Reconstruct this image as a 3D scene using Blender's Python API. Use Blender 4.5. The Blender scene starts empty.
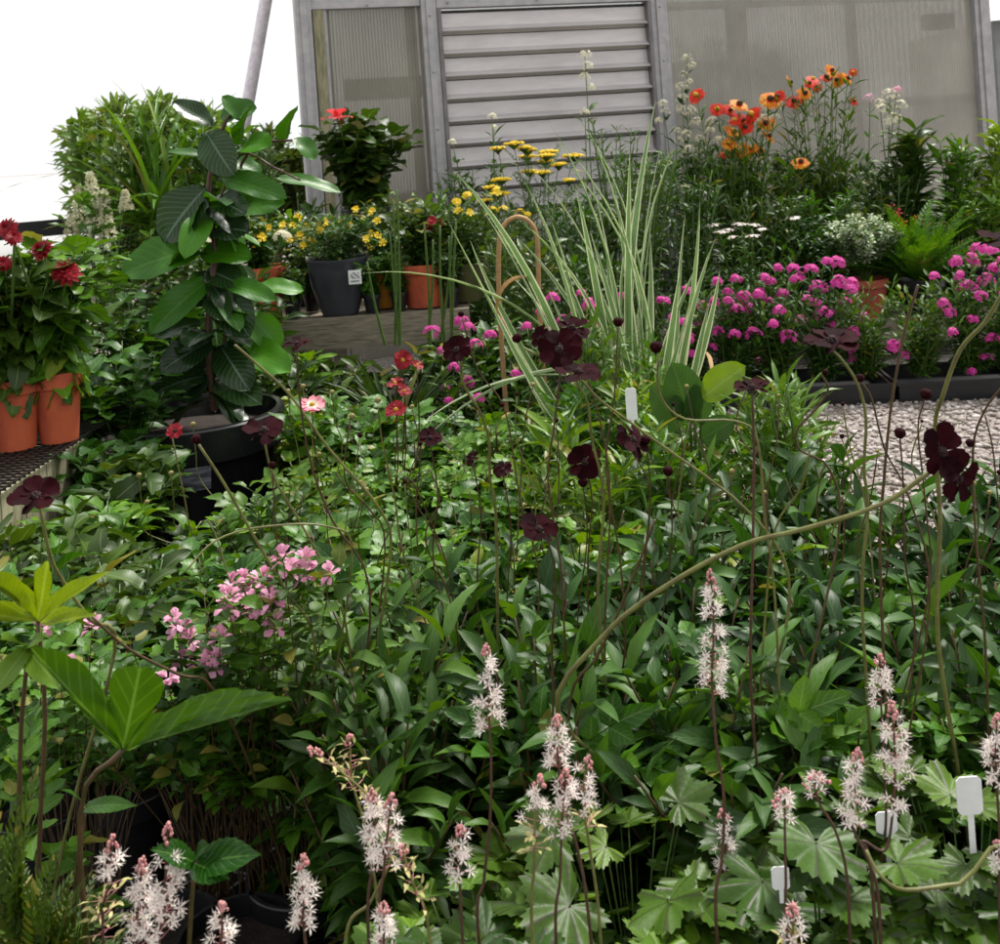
import bpy, math, random
import numpy as np
from mathutils import Matrix, Vector

S = bpy.context.scene
C = S.collection
PI = math.pi
R_ = math.radians
rng = np.random.default_rng(11)
random.seed(5)

# ------------------------------------------------------------------ camera
ROLL = R_(4.0); FPX = 1150.0; HZ = 140.0
CAM = np.array([0, 0, 1.2])
RV = np.array([math.cos(ROLL), 0, -math.sin(ROLL)])
UV = np.array([math.sin(ROLL), 0, math.cos(ROLL)])
FV = np.array([0, 1.0, 0])
cd = bpy.data.cameras.new('camera'); cam = bpy.data.objects.new('camera', cd); C.objects.link(cam)
cd.sensor_fit = 'HORIZONTAL'; cd.sensor_width = 36; cd.lens = FPX / 1000 * 36
cd.shift_y = -(472 - HZ) / 1000; cd.clip_start = .02; cd.clip_end = 900
cam.matrix_world = Matrix(((RV[0], UV[0], -FV[0], CAM[0]), (RV[1], UV[1], -FV[1], CAM[1]), (RV[2], UV[2], -FV[2], CAM[2]), (0, 0, 0, 1)))
cd.dof.use_dof = True; cd.dof.focus_distance = 1.9; cd.dof.aperture_fstop = 14.0
S.camera = cam
def at(px, py, Y):
    return CAM + (FV * FPX + RV * (px - 500) + UV * (HZ - py)) * (Y / FPX)
def topx(p):
    d = np.asarray(p) - CAM; k = FPX / d[1]
    return 500 + d.dot(RV) * k, HZ - d.dot(UV) * k

# ------------------------------------------------------------------ light
w = bpy.data.worlds.new('World'); S.world = w; w.use_nodes = True
nt = w.node_tree; bg = nt.nodes['Background']
sky = nt.nodes.new('ShaderNodeTexSky'); sky.sky_type = 'NISHITA'; sky.sun_disc = False
SUN_EL, SUN_AZ = R_(58), R_(35)        # azimuth from +Y towards +X
sky.sun_elevation = SUN_EL; sky.sun_rotation = SUN_AZ
sky.air_density = 1.0; sky.dust_density = 5.0; sky.ozone_density = 1
hs = nt.nodes.new('ShaderNodeHueSaturation'); hs.inputs['Saturation'].default_value = .22; hs.inputs['Value'].default_value = 1
nt.links.new(sky.outputs[0], hs.inputs['Color'])
mx = nt.nodes.new('ShaderNodeMix'); mx.data_type = 'RGBA'; mx.inputs[0].default_value = .8; mx.inputs[7].default_value = (9.8, 9.85, 9.95, 1)   # thin white cloud over the blue
nt.links.new(hs.outputs[0], mx.inputs[6]); nt.links.new(mx.outputs[2], bg.inputs[0])
bg.inputs[1].default_value = 0.085
sd = bpy.data.lights.new('sun', 'SUN'); sun = bpy.data.objects.new('sun', sd); C.objects.link(sun)
sd.energy = 3.8; sd.angle = R_(14); sd.color = (1, .96, .9)
sv = Vector((math.sin(SUN_AZ) * math.cos(SUN_EL), math.cos(SUN_AZ) * math.cos(SUN_EL), math.sin(SUN_EL)))
sun.rotation_euler = sv.to_track_quat('Z', 'Y').to_euler(); sun.location = (3, 3, 8)
S.view_settings.view_transform = 'Standard'; S.view_settings.look = 'None'; S.view_settings.gamma = 1
S.view_settings.exposure = 0.62
S.cycles.max_bounces = 7; S.cycles.transparent_max_bounces = 12
S.cycles.diffuse_bounces = 2; S.cycles.glossy_bounces = 2; S.cycles.transmission_bounces = 4
S.cycles.use_denoising = True

# ------------------------------------------------------------------ mesh helpers
def nrm(a):
    a = np.asarray(a, float); return a / np.maximum(np.linalg.norm(a, axis=-1, keepdims=True), 1e-9)
class M:
    def __init__(s): s.V = []; s.F = []; s.U = []; s.I = []; s.n = 0
    def add(s, V, F, U=None, mi=0):
        V = np.asarray(V, float).reshape(-1, 3); F = np.asarray(F, int).reshape(-1, 3)
        if U is None: U = np.zeros((len(V), 2))
        s.V.append(V); s.F.append(F + s.n); s.U.append(np.asarray(U).reshape(-1, 2)); s.I.append(np.full(len(F), mi)); s.n += len(V)
    def mesh(s, name, mats, o=(0, 0, 0), smooth=True):
        V = np.concatenate(s.V) - np.asarray(o); F = np.concatenate(s.F); U = np.concatenate(s.U); I = np.concatenate(s.I)
        me = bpy.data.meshes.new(name); m = len(F)
        me.vertices.add(len(V)); me.vertices.foreach_set('co', V.ravel())
        me.loops.add(m * 3); me.loops.foreach_set('vertex_index', F.ravel().astype(np.int32))
        me.polygons.add(m); me.polygons.foreach_set('loop_start', np.arange(0, m * 3, 3, dtype=np.int32))
        me.polygons.foreach_set('material_index', I.astype(np.int32))
        me.polygons.foreach_set('use_smooth', np.full(m, smooth))
        uv = me.uv_layers.new(name='UVMap'); uv.data.foreach_set('uv', U[F.ravel()].ravel())
        for x in (mats if isinstance(mats, (list, tuple)) else [mats]): me.materials.append(x)
        me.update(); me.validate(); return me
    def build(s, name, mats, parent=None, smooth=True, o=None):
        if not s.V: return None
        o = (np.zeros(3) if o is None else o) if parent is None else np.array(root_of(parent))
        ob = bpy.data.objects.new(name, s.mesh(name, mats, o, smooth)); C.objects.link(ob)
        if parent is None: ob.location = o
        else: ob.parent = parent
        return ob
def root_of(p):
    while p.parent: p = p.parent
    return p.location
def thing(name, label, cat, loc, group=None):
    o = bpy.data.objects.new(name, None); C.objects.link(o); o.location = [float(v) for v in loc]; o.empty_display_size = .05
    o['label'] = label; o['category'] = cat
    if group: o['group'] = group
    return o
def tag(o, label, cat, group=None):
    o['label'] = label; o['category'] = cat
    if group: o['group'] = group
    return o
def dup(r, loc, rz=0, sc=1, label=None, group=None, tilt=0):
    q = r.copy(); C.objects.link(q); q.location = [float(v) for v in loc]; q.rotation_euler = (tilt, 0, rz); q.scale = (sc, sc, sc)
    if label: q['label'] = label
    if group: q['group'] = group
    for ch in r.children:
        c = ch.copy(); C.objects.link(c); c.parent = q
        for g in ch.children:
            d = g.copy(); C.objects.link(d); d.parent = c
    return q
def box(m, a, b, mi=0, X=None, Yv=None, Z=None, o=None):
    """box from a to b, optionally in a frame (o,X,Yv,Z)"""
    a = np.asarray(a, float); b = np.asarray(b, float)
    P = np.array([[x, y, z] for x in (a[0], b[0]) for y in (a[1], b[1]) for z in (a[2], b[2])])
    if X is not None: P = o + P[:, :1] * X + P[:, 1:2] * Yv + P[:, 2:] * Z
    q = [(0, 1, 3, 2), (4, 6, 7, 5), (0, 4, 5, 1), (2, 3, 7, 6), (0, 2, 6, 4), (1, 5, 7, 3)]
    V = []; F = []; U = []
    for f in q:
        k = len(V); V += [P[i] for i in f]; F += [(k, k + 1, k + 2), (k, k + 2, k + 3)]; U += [(0, 0), (1, 0), (1, 1), (0, 1)]
    m.add(V, F, U, mi)
def smoothpts(P, n=6):
    P = np.asarray(P, float)
    if len(P) < 3: return np.array([P[0] + (P[-1] - P[0]) * t for t in np.linspace(0, 1, n + 1)])
    Q = np.vstack([2 * P[0] - P[1], P, 2 * P[-1] - P[-2]]); out = []
    for i in range(1, len(Q) - 2):
        for t in np.arange(n) / n:
            a, b, c, d = Q[i - 1:i + 3]
            out.append(.5 * (2 * b + (c - a) * t + (2 * a - 5 * b + 4 * c - d) * t * t + (3 * b - a - 3 * c + d) * t ** 3))
    out.append(P[-1]); return np.array(out)
def tube(m, P, r0, r1=None, k=5, mi=0, smooth=True):
    if smooth: P = smoothpts(P, 4)
    P = np.asarray(P, float); n = len(P); r1 = r0 if r1 is None else r1
    T = nrm(np.gradient(P, axis=0)); ref = np.array([.31, .95, .05]); A = nrm(np.cross(T, ref)); B = np.cross(T, A)
    r = np.linspace(r0, r1, n)[:, None, None]; a = np.linspace(0, 2 * PI, k, endpoint=False)
    V = P[:, None] + r * (np.cos(a)[None, :, None] * A[:, None] + np.sin(a)[None, :, None] * B[:, None])
    F = []
    for i in range(n - 1):
        for j in range(k):
            a0 = i * k + j; a1 = i * k + (j + 1) % k; F += [(a0, a1, a1 + k), (a0, a1 + k, a0 + k)]
    tp = V.reshape(-1, 3); e = len(tp); tp = np.vstack([tp, P[-1]])
    for j in range(k): F.append(((n - 1) * k + j, (n - 1) * k + (j + 1) % k, e))
    U = np.zeros((len(tp), 2)); U[:-1, 1] = np.repeat(np.linspace(0, 1, n), k); m.add(tp, F, U, mi)
def lathe(m, prof, c, k=32, mi=0, axis=None):
    prof = np.array(prof, float); n = len(prof); a = np.linspace(0, 2 * PI, k, endpoint=False)
    V = np.stack([prof[:, 0:1] * np.cos(a), prof[:, 0:1] * np.sin(a), np.repeat(prof[:, 1:2], k, 1)], -1).reshape(-1, 3)
    if axis is not None:
        Z = nrm(axis); X = nrm(np.cross([.1, 1, .2], Z)); Yv = np.cross(Z, X); V = V[:, :1] * X + V[:, 1:2] * Yv + V[:, 2:] * Z
    F = []
    for i in range(n - 1):
        for j in range(k):
            a0 = i * k + j; a1 = i * k + (j + 1) % k; F += [(a0, a1, a1 + k), (a0, a1 + k, a0 + k)]
    U = np.stack([np.tile(a / 2 / PI, n), np.repeat(np.linspace(0, 1, n), k)], -1)
    m.add(V + np.asarray(c), F, U, mi)

# ---- leaf templates: x across (-.5...5), y along 0..1, z in widths
def leaf_t(prof, n=6, fold=.18, serr=0, wave=.03, cols=3, seed=0):
    r = np.random.default_rng(seed); V = []; U = []
    xs = np.linspace(-1, 1, cols)
    for i in range(n + 1):
        t = i / n; wd = max(prof(t), .012)
        if serr: wd *= 1 + serr * (1 if i % 2 else -1) * (0 if i in (0, n) else 1)
        for x in xs:
            V.append((x * wd * .5, t, fold * abs(x) * wd + wave * math.sin(t * 11 + x * 2.5) * abs(x) + (.0 if abs(x) < .5 else r.uniform(-.02, .02)))); U.append((x * .5 + .5, t))
    F = []
    for i in range(n):
        for j in range(cols - 1):
            a = i * cols + j; F += [(a, a + 1, a + cols + 1), (a, a + cols + 1, a + cols)]
    return np.array(V), np.array(F), np.array(U)
def merge_t(L):
    V = []; F = []; U = []; n = 0
    for v, f, u in L: V.append(v); F.append(f + n); U.append(u); n += len(v)
    return np.vstack(V), np.vstack(F), np.vstack(U)
def xf_t(T, ang, sy, sx, off=(0, 0), roll=0, zoff=0, up=0):
    v, f, u = T; v = v * np.array([sx, sy, sx]); 
    y = v[:, 1] * math.cos(up) - v[:, 2] * math.sin(up); z = v[:, 1] * math.sin(up) + v[:, 2] * math.cos(up)
    x = v[:, 0]; c, s = math.cos(ang), math.sin(ang)
    return np.stack([x * c + y * s + off[0], -x * s + y * c + off[1], z + zoff], -1), f, u
lance = lambda t: math.sin(PI * min(1, t ** .72)) ** .85 if 0 < t < 1 else 0
ovate = lambda t: (math.sin(PI * t ** .6)) ** .7 if 0 < t < 1 else 0
oval = lambda t: math.sin(PI * t) ** .55 if 0 < t < 1 else 0
obov = lambda t: (.16 + .84 * math.sin(PI * .5 * min(1, t / .72)) ** 1.4) * (1 if t < .8 else math.sqrt(max(0, 1 - ((t - .8) / .21) ** 2)))
strap = lambda t: min(1, .55 + t * 2) * (1 - t ** 3.2)
needle = lambda t: min(1, t * 6 + .3) * (1 - t ** 2)
T_LANCE = leaf_t(lance, 7, .22, .05, .05)
T_LANCE_S = leaf_t(lance, 4, .2, 0, .04)
T_OVATE = leaf_t(ovate, 8, .16, .07, .05)
T_OVATE_S = leaf_t(ovate, 4, .15, 0, .03)
T_BIG = leaf_t(oval, 12, .14, 0, .035, 5)
T_STRAP = leaf_t(strap, 10, .25, 0, .02)
T_NEEDLE = leaf_t(needle, 3, .2, 0, 0)
T_PETAL = leaf_t(obov, 7, .06, 0, .05, 5)
T_PETAL_S = leaf_t(obov, 3, .08, 0, .0, 3)
def comp_t(leaflet, pairs, step=.2, ln=.42, wd=.19, spread=60, term=1.15, droop=0):
    L = []; n = pairs
    y0 = 1 - ln * term
    for i in range(n):
        t = (i + 1) / (n + .0) * y0
        for s in (-1, 1):
            k = ln * (.8 + .2 * math.sin(i * 2 + s)); L.append(xf_t(leaflet, s * R_(spread), k, wd, (0, t - .05), up=.1))
    L.append(xf_t(leaflet, 0, ln * term, wd * 1.2, (0, y0)))
    st = leaf_t(lambda t: 1, 3, 0, 0, 0, 2); L.append(xf_t(st, 0, y0 + .02, .02))
    return merge_t(L)
T_COMP = comp_t(T_LANCE, 2, ln=.45, wd=.24)
T_COMP3 = comp_t(T_OVATE, 1, ln=.6, wd=.34, spread=65)
T_FERNY = comp_t(T_LANCE_S, 6, ln=.25, wd=.075, spread=62, term=.9)
def frond_t(n=16, ln=.3, wd=.07):
    L = []
    for i in range(n):
        t = (i + .6) / n; k = ln * (math.sin(PI * min(1, t * .8 + .14)) ** .8) * (1.02 - t * .55)
        for s in (-1, 1): L.append(xf_t(T_LANCE_S, s * R_(72 - 25 * t), k, wd * (1.1 - .6 * t), (0, t * .97), up=.12))
    st = leaf_t(lambda t: 1, 5, 0, 0, 0, 2); L.append(xf_t(st, 0, .98, .018)); return merge_t(L)
T_FROND = frond_t()
def palm_t(lobes=5, depth=.35, teeth=.06, n=60, span=155, cup=.1):
    V = [(0, 0, 0)]; U = [(.5, 0)]; F = []
    for ring in (.5, 1.0):
        for i in range(n + 1):
            a = R_(-span + 2 * span * i / n); ph = (i / n) * lobes
            rr = 1 - depth * (abs(((ph) % 1) - .5) * 2) ** 1.6; rr *= .62 + .38 * math.cos(a * .62)
            if ring == 1: rr *= 1 + teeth * (1 if i % 2 else -1)
            V.append((math.sin(a) * rr * ring * .62, .32 + math.cos(a) * rr * ring * .68 - .32 * (1 - ring) * 0, cup * ring * rr * (1 - .9 * abs(math.cos(ph * PI))) + .02 * math.sin(a * 9) * ring))
            U.append((.5 + .5 * ((ph % 1) - .5), ring))
    V[0] = (0, .32, -.02)
    m = n + 1
    for i in range(n):
        F += [(0, 1 + i + 1, 1 + i), (1 + i, 2 + i, 2 + i + m), (1 + i, 2 + i + m, 1 + i + m)]
    return np.array(V), np.array(F), np.array(U)
T_PALM = palm_t(); T_ROUND = palm_t(7, .16, .05, 56, 165, .12)
T_MAPLE = palm_t(5, .5, .07, 60, 130, .1)
def inst(m, T, pos, D, N, L, W, bend=0, mi=0, twist=0):
    V, F, U = T; pos = np.atleast_2d(pos).astype(float); n = max(len(pos), len(np.atleast_2d(D))); pos = np.broadcast_to(pos, (n, 3))
    D = nrm(np.broadcast_to(D, (n, 3))); N = np.broadcast_to(N, (n, 3)).astype(float)
    N = nrm(N - D * (N * D).sum(1, keepdims=True)); X = np.cross(D, N)
    L = np.broadcast_to(L, n)[:, None]; W = np.broadcast_to(W, n)[:, None]; b = np.broadcast_to(bend, n)[:, None].astype(float)
    b = np.where(np.abs(b) < 1e-3, 1e-3, b)
    tw = np.broadcast_to(twist, n)[:, None] * V[:, 1][None]
    x0 = V[:, 0][None] * W; z0 = V[:, 2][None] * W
    x = x0 * np.cos(tw) - z0 * np.sin(tw); z = x0 * np.sin(tw) + z0 * np.cos(tw)
    y = V[:, 1][None] * np.ones((n, 1))
    a = b * y; yy = L * np.sin(a) / b + z * np.sin(a); zz = -L * (1 - np.cos(a)) / b + z * np.cos(a)
    P = pos[:, None] + X[:, None] * x[..., None] + D[:, None] * yy[..., None] + N[:, None] * zz[..., None]
    k = len(V); FF = F[None] + (np.arange(n) * k)[:, None, None]
    m.add(P.reshape(-1, 3), FF.reshape(-1, 3), np.tile(U, (n, 1)), mi)
def dirs(az, el):
    az = np.asarray(az); el = np.asarray(el); return np.stack([np.cos(az) * np.cos(el), np.sin(az) * np.cos(el), np.sin(el)], -1)
def rdirs(n, elmin=-.3, elmax=1.4): return dirs(rng.uniform(0, 2 * PI, n), rng.uniform(elmin, elmax, n))
UPV = np.array([0, 0, 1.0])

# ------------------------------------------------------------------ materials
def nodes(name):
    m = bpy.data.materials.new(name); m.use_nodes = True; nt = m.node_tree; return m, nt, nt.nodes['Principled BSDF'], nt.nodes['Material Output']
def N_(nt, t, **k):
    n = nt.nodes.new(t)
    for a, b in k.items():
        if a.startswith('i_'): n.inputs[a[2:].replace('_', ' ')].default_value = b
        else: setattr(n, a, b)
    return n
def mixc(nt, f, a, b, typ='MIX'):
    n = nt.nodes.new('ShaderNodeMix'); n.data_type = 'RGBA'; n.blend_type = typ
    for s, v in ((0, f), (6, a), (7, b)):
        if hasattr(v, 'links') or hasattr(v, 'is_linked'): nt.links.new(v, n.inputs[s])
        else: n.inputs[s].default_value = v if s == 0 else (*v, 1)
    return n.outputs[2]
def math_(nt, op, a, b=0, c=0):
    n = nt.nodes.new('ShaderNodeMath'); n.operation = op
    for i, v in enumerate((a, b, c)):
        if hasattr(v, 'is_linked'): nt.links.new(v, n.inputs[i])
        else: n.inputs[i].default_value = v
    return n.outputs[0]
def ramp(nt, f, stops):
    n = nt.nodes.new('ShaderNodeValToRGB'); nt.links.new(f, n.inputs[0]); e = n.color_ramp.elements
    while len(e) < len(stops): e.new(.5)
    for x, (p, c) in zip(e, stops): x.position = p; x.color = (*c, 1)
    return n.outputs[0]
def leafmat(name, c1, c2, c3=None, rough=.42, trans=.21, vein=(.25, .35, .12), veinf=.35, side=14, edge=None, spec=.32, yellow=.045, nscale=30, gain=1.0):
    W_ = lambda c: (c[0] * .86 * gain, c[1] * .76 * gain, c[2] * .3 * gain)
    c1, c2 = W_(c1), W_(c2); c3 = W_(c3) if c3 else None
    m, nt, p, out = nodes(name); L = nt.links
    g = nt.nodes.new('ShaderNodeNewGeometry'); ri = g.outputs['Random Per Island']
    c3 = c3 or tuple(v * 1.35 for v in c2)
    col = ramp(nt, ri, [(0, c1), (.5, c2), (.93, c3), (1 - yellow * .5, (.26, .24, .04))] if yellow else [(0, c1), (.6, c2), (1, c3)])
    tc = nt.nodes.new('ShaderNodeTexCoord')
    no = N_(nt, 'ShaderNodeTexNoise', i_Scale=nscale, i_Detail=3.0); L.new(tc.outputs['Object'], no.inputs['Vector'])
    col = mixc(nt, math_(nt, 'MULTIPLY', no.outputs[0], .55), col, tuple(v * .45 for v in c1))
    oi = nt.nodes.new('ShaderNodeObjectInfo'); hv = nt.nodes.new('ShaderNodeHueSaturation')   # every plant its own tone
    L.new(math_(nt, 'MULTIPLY_ADD', oi.outputs['Random'], .62, .62), hv.inputs['Value']); L.new(math_(nt, 'MULTIPLY_ADD', oi.outputs['Random'], -.035, .517), hv.inputs['Hue']); L.new(col, hv.inputs['Color']); col = hv.outputs[0]
    sp = nt.nodes.new('ShaderNodeSeparateXYZ'); L.new(tc.outputs['UV'], sp.inputs[0])
    ux = math_(nt, 'ABSOLUTE', math_(nt, 'SUBTRACT', sp.outputs[0], .5))
    mid = math_(nt, 'LESS_THAN', ux, .028)
    ph = math_(nt, 'SINE', math_(nt, 'MULTIPLY', math_(nt, 'SUBTRACT', sp.outputs[1], math_(nt, 'MULTIPLY', ux, .55)), side * 6.283))
    sv_ = math_(nt, 'MULTIPLY', math_(nt, 'GREATER_THAN', ph, .86), .45)
    vf = math_(nt, 'MULTIPLY', math_(nt, 'MAXIMUM', mid, sv_), veinf)
    col = mixc(nt, vf, col, vein)
    if edge:
        ef = ramp(nt, math_(nt, 'ADD', ux, math_(nt, 'MULTIPLY', no.outputs[0], .06)), [(.36, (0, 0, 0)), (.41, (1, 1, 1))])
        st = math_(nt, 'GREATER_THAN', math_(nt, 'SINE', math_(nt, 'MULTIPLY', sp.outputs[0], 37)), .45)
        col = mixc(nt, math_(nt, 'MAXIMUM', ef, math_(nt, 'MULTIPLY', st, .4)), col, edge)
    L.new(col, p.inputs['Base Color']); p.inputs['Roughness'].default_value = rough
    p.inputs['Specular IOR Level'].default_value = spec
    bm = N_(nt, 'ShaderNodeBump', i_Strength=.25, i_Distance=.0012)
    L.new(math_(nt, 'ADD', math_(nt, 'MULTIPLY', ph, -.12), no.outputs[0]), bm.inputs['Height']); L.new(bm.outputs[0], p.inputs['Normal'])
    tr = nt.nodes.new('ShaderNodeBsdfTranslucent')
    hsn = N_(nt, 'ShaderNodeHueSaturation', i_Hue=.485, i_Saturation=1.1, i_Value=1.7); L.new(col, hsn.inputs['Color']); L.new(hsn.outputs[0], tr.inputs['Color'])
    ms = nt.nodes.new('ShaderNodeMixShader'); ms.inputs[0].default_value = trans
    L.new(p.outputs[0], ms.inputs[1]); L.new(tr.outputs[0], ms.inputs[2]); L.new(ms.outputs[0], out.inputs[0])
    return m
def petalmat(name, c1, c2, base=None, rough=.6, trans=.25, spec=.3, streak=.3):
    m, nt, p, out = nodes(name); L = nt.links
    g = nt.nodes.new('ShaderNodeNewGeometry'); col = mixc(nt, g.outputs['Random Per Island'], c1, c2)
    tc = nt.nodes.new('ShaderNodeTexCoord'); sp = nt.nodes.new('ShaderNodeSeparateXYZ'); L.new(tc.outputs['UV'], sp.inputs[0])
    s = math_(nt, 'MULTIPLY', math_(nt, 'GREATER_THAN', math_(nt, 'SINE', math_(nt, 'MULTIPLY', sp.outputs[0], 42)), .3), streak)
    col = mixc(nt, s, col, tuple(v * .6 for v in c1))
    if base: col = mixc(nt, ramp(nt, sp.outputs[1], [(.25, (1, 1, 1)), (.55, (0, 0, 0))]), col, base)
    L.new(col, p.inputs['Base Color']); p.inputs['Roughness'].default_value = rough; p.inputs['Specular IOR Level'].default_value = spec
    tr = nt.nodes.new('ShaderNodeBsdfTranslucent'); L.new(col, tr.inputs['Color'])
    ms = nt.nodes.new('ShaderNodeMixShader'); ms.inputs[0].default_value = trans
    L.new(p.outputs[0], ms.inputs[1]); L.new(tr.outputs[0], ms.inputs[2]); L.new(ms.outputs[0], out.inputs[0]); return m
def solid(name, c, c2=None, rough=.6, scale=20, metal=0, spec=.4, bump=.2, stretch=(1, 1, 1), detail=5, dist=.003):
    m, nt, p, out = nodes(name); L = nt.links; tc = nt.nodes.new('ShaderNodeTexCoord')
    mp = nt.nodes.new('ShaderNodeMapping'); mp.inputs['Scale'].default_value = stretch; L.new(tc.outputs['Object'], mp.inputs[0])
    no = N_(nt, 'ShaderNodeTexNoise', i_Scale=scale, i_Detail=float(detail), i_Roughness=.65); L.new(mp.outputs[0], no.inputs['Vector'])
    c2 = c2 or tuple(v * .65 for v in c)
    L.new(ramp(nt, no.outputs[0], [(.32, c2), (.62, c)]), p.inputs['Base Color'])
    p.inputs['Roughness'].default_value = rough; p.inputs['Metallic'].default_value = metal; p.inputs['Specular IOR Level'].default_value = spec
    b = N_(nt, 'ShaderNodeBump', i_Strength=bump, i_Distance=dist); L.new(no.outputs[0], b.inputs['Height']); L.new(b.outputs[0], p.inputs['Normal'])
    return m
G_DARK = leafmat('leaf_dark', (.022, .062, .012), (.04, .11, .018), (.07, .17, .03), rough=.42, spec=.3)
G_LANCE = leafmat('leaf_lance', (.02, .075, .02), (.04, .14, .03), (.085, .25, .04), rough=.48, spec=.32, side=7, vein=(.12, .2, .08))
G_MID = leafmat('leaf_mid', (.035, .14, .014), (.065, .23, .02), (.13, .36, .03), rough=.42, spec=.3, side=6)
G_BRIGHT = leafmat('leaf_bright', (.08, .2, .02), (.13, .3, .03), (.22, .42, .05), rough=.42)
G_LIME = leafmat('leaf_lime', (.2, .34, .03), (.3, .45, .04), (.42, .55, .08), rough=.4, vein=(.5, .6, .2), side=9)
G_BLUE = leafmat('leaf_greyish', (.04, .12, .06), (.07, .18, .09), (.11, .25, .13), rough=.55, veinf=.1)
G_FINE = leafmat('leaf_fine', (.025, .09, .014), (.05, .16, .024), (.09, .25, .035), rough=.5, veinf=.1)
G_BIG = leafmat('leaf_big', (.025, .13, .008), (.04, .19, .012), (.08, .32, .02), gain=1.15, rough=.42, side=9, vein=(.14, .28, .06), veinf=.3, yellow=0, nscale=9)
G_BIGD = leafmat('leaf_big_dark', (.012, .045, .016), (.022, .07, .022), (.03, .09, .03), rough=.3, side=11, vein=(.16, .24, .18), veinf=.45, yellow=0, nscale=9)
G_LOBE = leafmat('leaf_lobed', (.04, .2, .012), (.06, .27, .016), (.08, .32, .02), rough=.4, side=8, vein=(.16, .3, .06), veinf=.4, yellow=0, trans=.22, gain=.5, nscale=45)
G_TIA = leafmat('leaf_foamflower', (.04, .13, .02), (.075, .22, .03), (.14, .33, .04), rough=.45, vein=(.03, .025, .012), veinf=.6, side=5, gain=.8)
G_VAR = leafmat('leaf_variegated', (.07, .22, .11), (.1, .28, .14), (.14, .33, .16), rough=.5, edge=(.58, .62, .4), gain=1.25, veinf=0, yellow=0)
G_FERN = leafmat('leaf_fern', (.08, .25, .02), (.12, .33, .03), (.2, .42, .05), rough=.45, veinf=.1)
G_STEM = solid('stem_green', (.08, .15, .025), (.05, .09, .018), .5, 60)
G_STEMB = solid('stem_brown', (.1, .055, .025), (.05, .04, .015), .5, 60)
G_STEMO = solid('stem_olive', (.17, .18, .05), (.1, .085, .03), .45, 40)
G_STEMP = solid('stem_purple', (.1, .045, .03), (.05, .03, .02), .5, 60)
P_CHOC = petalmat('petal_maroon', (.009, .0004, .0016), (.024, .0007, .0028), rough=.8, trans=.06, spec=.08)
P_CHOCC = solid('cosmos_centre', (.03, .008, .008), (.01, .003, .004), .8, 200)
P_BUDG = petalmat('bud_green', (.22, .24, .07), (.3, .22, .08), streak=0)
P_MAG = petalmat('petal_magenta', (.6, .03, .3), (.82, .1, .46), trans=.3)
P_PINK = petalmat('petal_pink', (.72, .25, .42), (.8, .45, .58), trans=.3)
P_WHT = petalmat('petal_white', (.84, .78, .7), (.84, .72, .68), trans=.25, streak=0)
P_CRM = petalmat('petal_cream', (.72, .68, .5), (.62, .6, .4), trans=.25, streak=0)
P_SEED = petalmat('seed_buff', (.62, .52, .25), (.5, .5, .2), trans=.25, streak=0)
P_BUD = petalmat('bud_pink', (.62, .22, .25), (.55, .3, .26), trans=.15, streak=0)
P_YEL = petalmat('petal_yellow', (.85, .55, .01), (.85, .68, .05), trans=.25)
P_ORG = petalmat('petal_orange', (.85, .2, .01), (.8, .38, .02), base=(.6, .04, .01), trans=.25)
P_RED = petalmat('petal_red', (.6, .015, .01), (.75, .06, .015), trans=.2)
P_DRED = petalmat('petal_deep_red', (.2, .002, .008), (.3, .004, .014), trans=.2)
P_CORAL = petalmat('petal_coral', (.85, .08, .1), (.9, .16, .16), trans=.3)
P_LIL = petalmat('petal_lilac', (.5, .42, .75), (.6, .5, .8), trans=.3)
P_CONE = solid('flower_cone', (.07, .03, .01), (.03, .012, .005), .8, 300)
P_DISC = solid('flower_disc', (.6, .38, .03), (.35, .2, .02), .8, 300)
TERRA = solid('terracotta', (.5, .1, .035), (.3, .055, .03), .75, 16, bump=.25, stretch=(1, 1, .5))
TERRA2 = solid('terracotta_dark', (.36, .075, .04), (.25, .05, .03), .7, 9, bump=.1)
BLACKP = solid('black_plastic', (.014, .014, .016), (.009, .009, .01), .35, 30, bump=.05)
GREYP = solid('grey_glaze', (.05, .052, .065), (.03, .03, .038), .3, 5, bump=.03)
ORGP = solid('amber_glaze', (.6, .24, .03), (.42, .14, .02), .25, 6, bump=.03)
OLIVP = solid('olive_glaze', (.12, .12, .05), (.07, .07, .03), .3, 6, bump=.03)
SOIL = solid('soil', (.028, .018, .012), (.012, .008, .006), .95, 60, bump=.8, dist=.01)
WOODG = solid('weathered_wood', (.27, .23, .17), (.1, .085, .06), .85, 14, bump=.6, stretch=(1, 12, 12))
WOODV = solid('weathered_wood_upright', (.34, .31, .2), (.15, .15, .08), .85, 10, bump=.6, stretch=(5, 5, .9))
GALV = solid('galvanised_steel', (.42, .41, .41), (.31, .31, .32), .5, 14, metal=.35, bump=.05)
ALU = solid('louvre_aluminium', (.6, .57, .56), (.5, .47, .46), .4, 6, metal=.3, bump=.03, stretch=(.6, .6, 3))
LABEL = solid('white_plastic', (.8, .8, .8), (.72, .72, .72), .4, 40, bump=.02)
INK = solid('printed_ink', (.05, .05, .06), None, .6)
BARK = solid('bark', (.12, .085, .06), (.06, .045, .03), .9, 14, bump=.7)

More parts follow.
